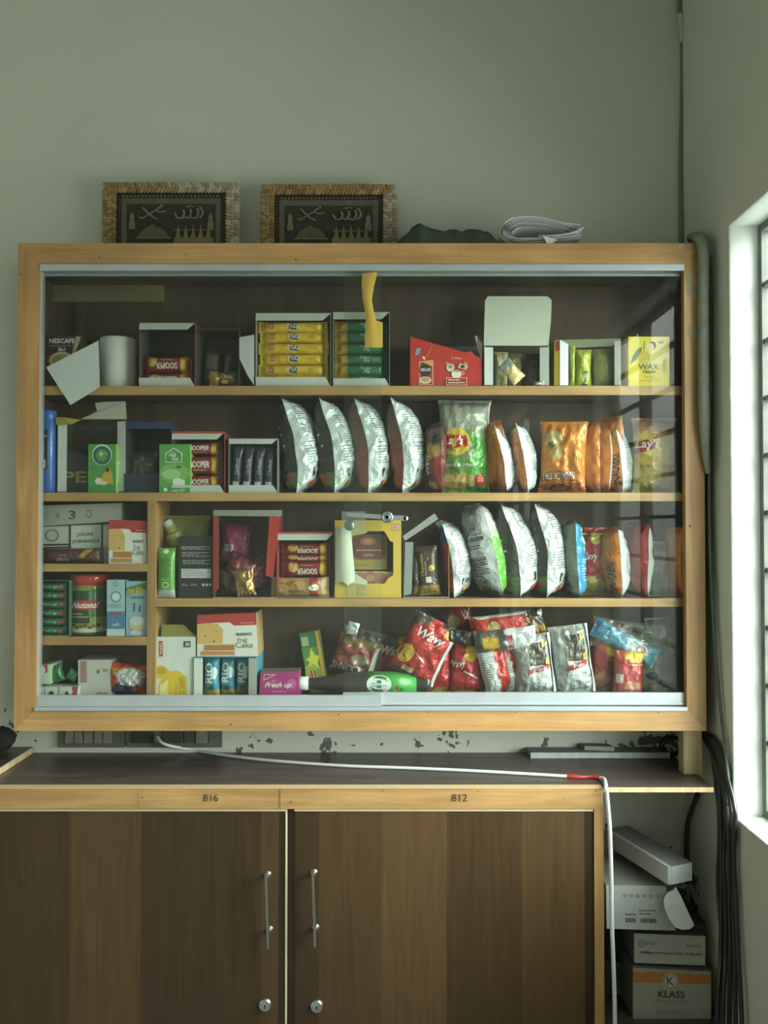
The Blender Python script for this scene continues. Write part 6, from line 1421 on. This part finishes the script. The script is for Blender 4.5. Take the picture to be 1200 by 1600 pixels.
red(731, 1092, 1003, 58, 30, 2.262, 'red crisp bag standing upright with pear shaped yellow chip below the black wrapper', 159, sh='d', bl=[(.5, 1, .6, .1, '#332b29'), (.4, .02, .3, .05, '#d8b648')], pf=[('e', .56, .78, .13, .085, '#e3bb34'), ('e', .56, .66, .17, .09, '#e3bb34'), ('n', .15, .82, .4, .9, 2, '#c79a3a'), ('n', .72, .76, .95, .84, 2, '#c79a3a'), ('t', 'Wavy', -.1, .44, .42, .6, W_, 'bi'), ('q', [(.35, .4), (.38, .42), (.78, .3), (.76, .27)], '#e8e4e0')])
pouch('crisp_bag', 'black empty crumpled wrapper lying between the red bags of the heap', CRB, 716, 1006, 984, 58, 20, Y=2.225, roll=8, cf='#1d1d1d', cb='#1d1d1d', seed=160, amp=4, cell=2)
red(781, 1092, 1012, 48, 32, 2.235, 'red crisp bag with wide white left side, leaning left in front', 161, rz=12, roll=-13, sh='d', cfx=split(.5, '#d6dddd', RED, '#d98a3a'), pf=[('n', .05, .1, .42, .85, 16, '#9aa2a4')])
red(815, 1092, 1000, 50, 30, 2.25, 'red crisp bag leaning left between the wide white one and silver window bag', 162, rz=14, roll=-19, sh='d', cfx=split(.36, '#d6dddd', RED, '#d98a3a'), pf=[('n', .04, .1, .3, .85, 16, '#9aa2a4'), ('e', .7, .84, .16, .09, '#e3bb34'), ('q', [(.62, .45), (.66, .45), (.5, .72), (.47, .72)], '#e0c8c4')])
def silver(cx, yt, roll, seed, label, W=62, **kw):
    return pouch('crisp_bag', label, CRB, cx, 1092, yt, W, 32, Y=kw.pop('Y', 2.226), roll=roll, sh='d', cf=bands([(.52, '#d9e0e2'), (.62, '#b9bfc0'), (2, '#a2a5a4')], [(.02, .5, .35, .5, '#9da1a0')], seed=seed), cb=RED, seed=seed, amp=1.4, rz=kw.pop('rz', 0),
                 pf=[('q', [(.38, .5), (.86, .48), (.84, .88), (.42, .86)], '#3a3530')] + [('e', .45+.09*(k % 4), .56+.09*(k//4), .05, .045, ['#6a6258', '#544c42', '#7a7166'][k % 3]) for k in range(14)] + [('q', [(.74, .78), (.84, .8), (.86, .88), (.74, .87)], '#d9b03a'), ('q', [(.78, .5), (.88, .5), (.87, .62), (.78, .6)], '#d9b03a'), ('q', [(.32, .36), (.85, .42), (.9, .5), (.36, .44)], '#a8282a'), ('t', 'Wavy', .42, .385, .8, .465, '#e8dcd8', 'bi'), ('n', .36, .08, .92, .32, 8, '#8a9294'), ('r', .94, .0, 1, 1, '#e6eaea')], **kw)
silver(838, 1000, -7, 163, 'silver crisp bag with dark food window and red banner, left of its twin')
silver(899, 986, -7, 164, 'silver crisp bag with dark food window standing right of the gap', W=62, Y=2.23)
red(866, 1092, 1006, 40, 24, 2.288, 'red crisp bag with yellow corner squeezed behind the left silver bag', 165, roll=-6, sh='d', bl=[(.3, .08, .3, .08, '#d8b648'), (.7, .4, .3, .3, '#5a3230')])
red(941, 1092, 986, 44, 26, 2.27, 'red crisp bag with yellow patch right of the silver bag', 166, roll=4, sh='d', bl=[(.72, .65, .3, .11, '#e0c23a'), (.4, .2, .3, .1, '#c98a6a')], pf=[('n', .5, .45, .95, .52, 1, '#d9a9a0'), ('e', .2, .9, .1, .05, '#e6d9d0')])
red(980, 1092, 1022, 48, 24, 2.215, 'shorter red crisp bag with yellow fold and white highlights near the right end', 167, roll=3, sh='d', bl=[(.7, .9, .35, .12, '#e0c23a'), (.6, .25, .3, .1, '#c98a6a')], pf=[('n', .4, .68, .95, .75, 1, '#d9a9a0'), ('r', .05, .3, .25, .5, '#d0c4c4')])  # one pale patch coloured into the left of the front
pouch('snack_bag', 'light blue and white bag lying diagonally over the red bags at the right', 'snack bag', 928, 978, 868, 32, 22, Y=2.235, roll=118, cf=bands([(.12, '#2f6f9a'), (.5, '#4f8da6'), (.7, '#a9bcc2'), (2, '#4f8da6')], [(.5, .75, .3, .08, '#cfb9b9')], seed=7), cb='#2f6f9a', seed=168, amp=2, cell=2.4, pf=[('e', .5, .72, .3, .08, '#d9d3d4'), ('o', .5, .72, .26, .07, .2, '#a8404a')])
pouch('plastic_bag', 'clear crackled cellophane bag with blue mark lying on top at the right end', 'bag', 925, 985, 875, 46, 34, Y=2.255, roll=97, mat='film', cf='#dfe4e4', seed=169, amp=6, cell=2.6)
pouch('plastic_bag', 'clear cellophane bag hanging down at the far right of the bottom shelf', 'bag', 1038, 1090, 965, 44, 40, Y=2.262, roll=-4, mat='film', cf='#dfe4e4', seed=170, amp=6, cell=2.6)
pouch('snack_bag', 'cream coloured bag with small blue oval at the right of the bottom shelf', 'snack bag', 1015, 1092, 1035, 40, 24, Y=2.292, sh='d', cf='#c9c3a6', cb='#c9c3a6', seed=171, pf=[('t', 'SUPER', .1, .62, .8, .8, '#8a8a70', 'b'), ('e', .55, .45, .3, .1, '#3a5590')])
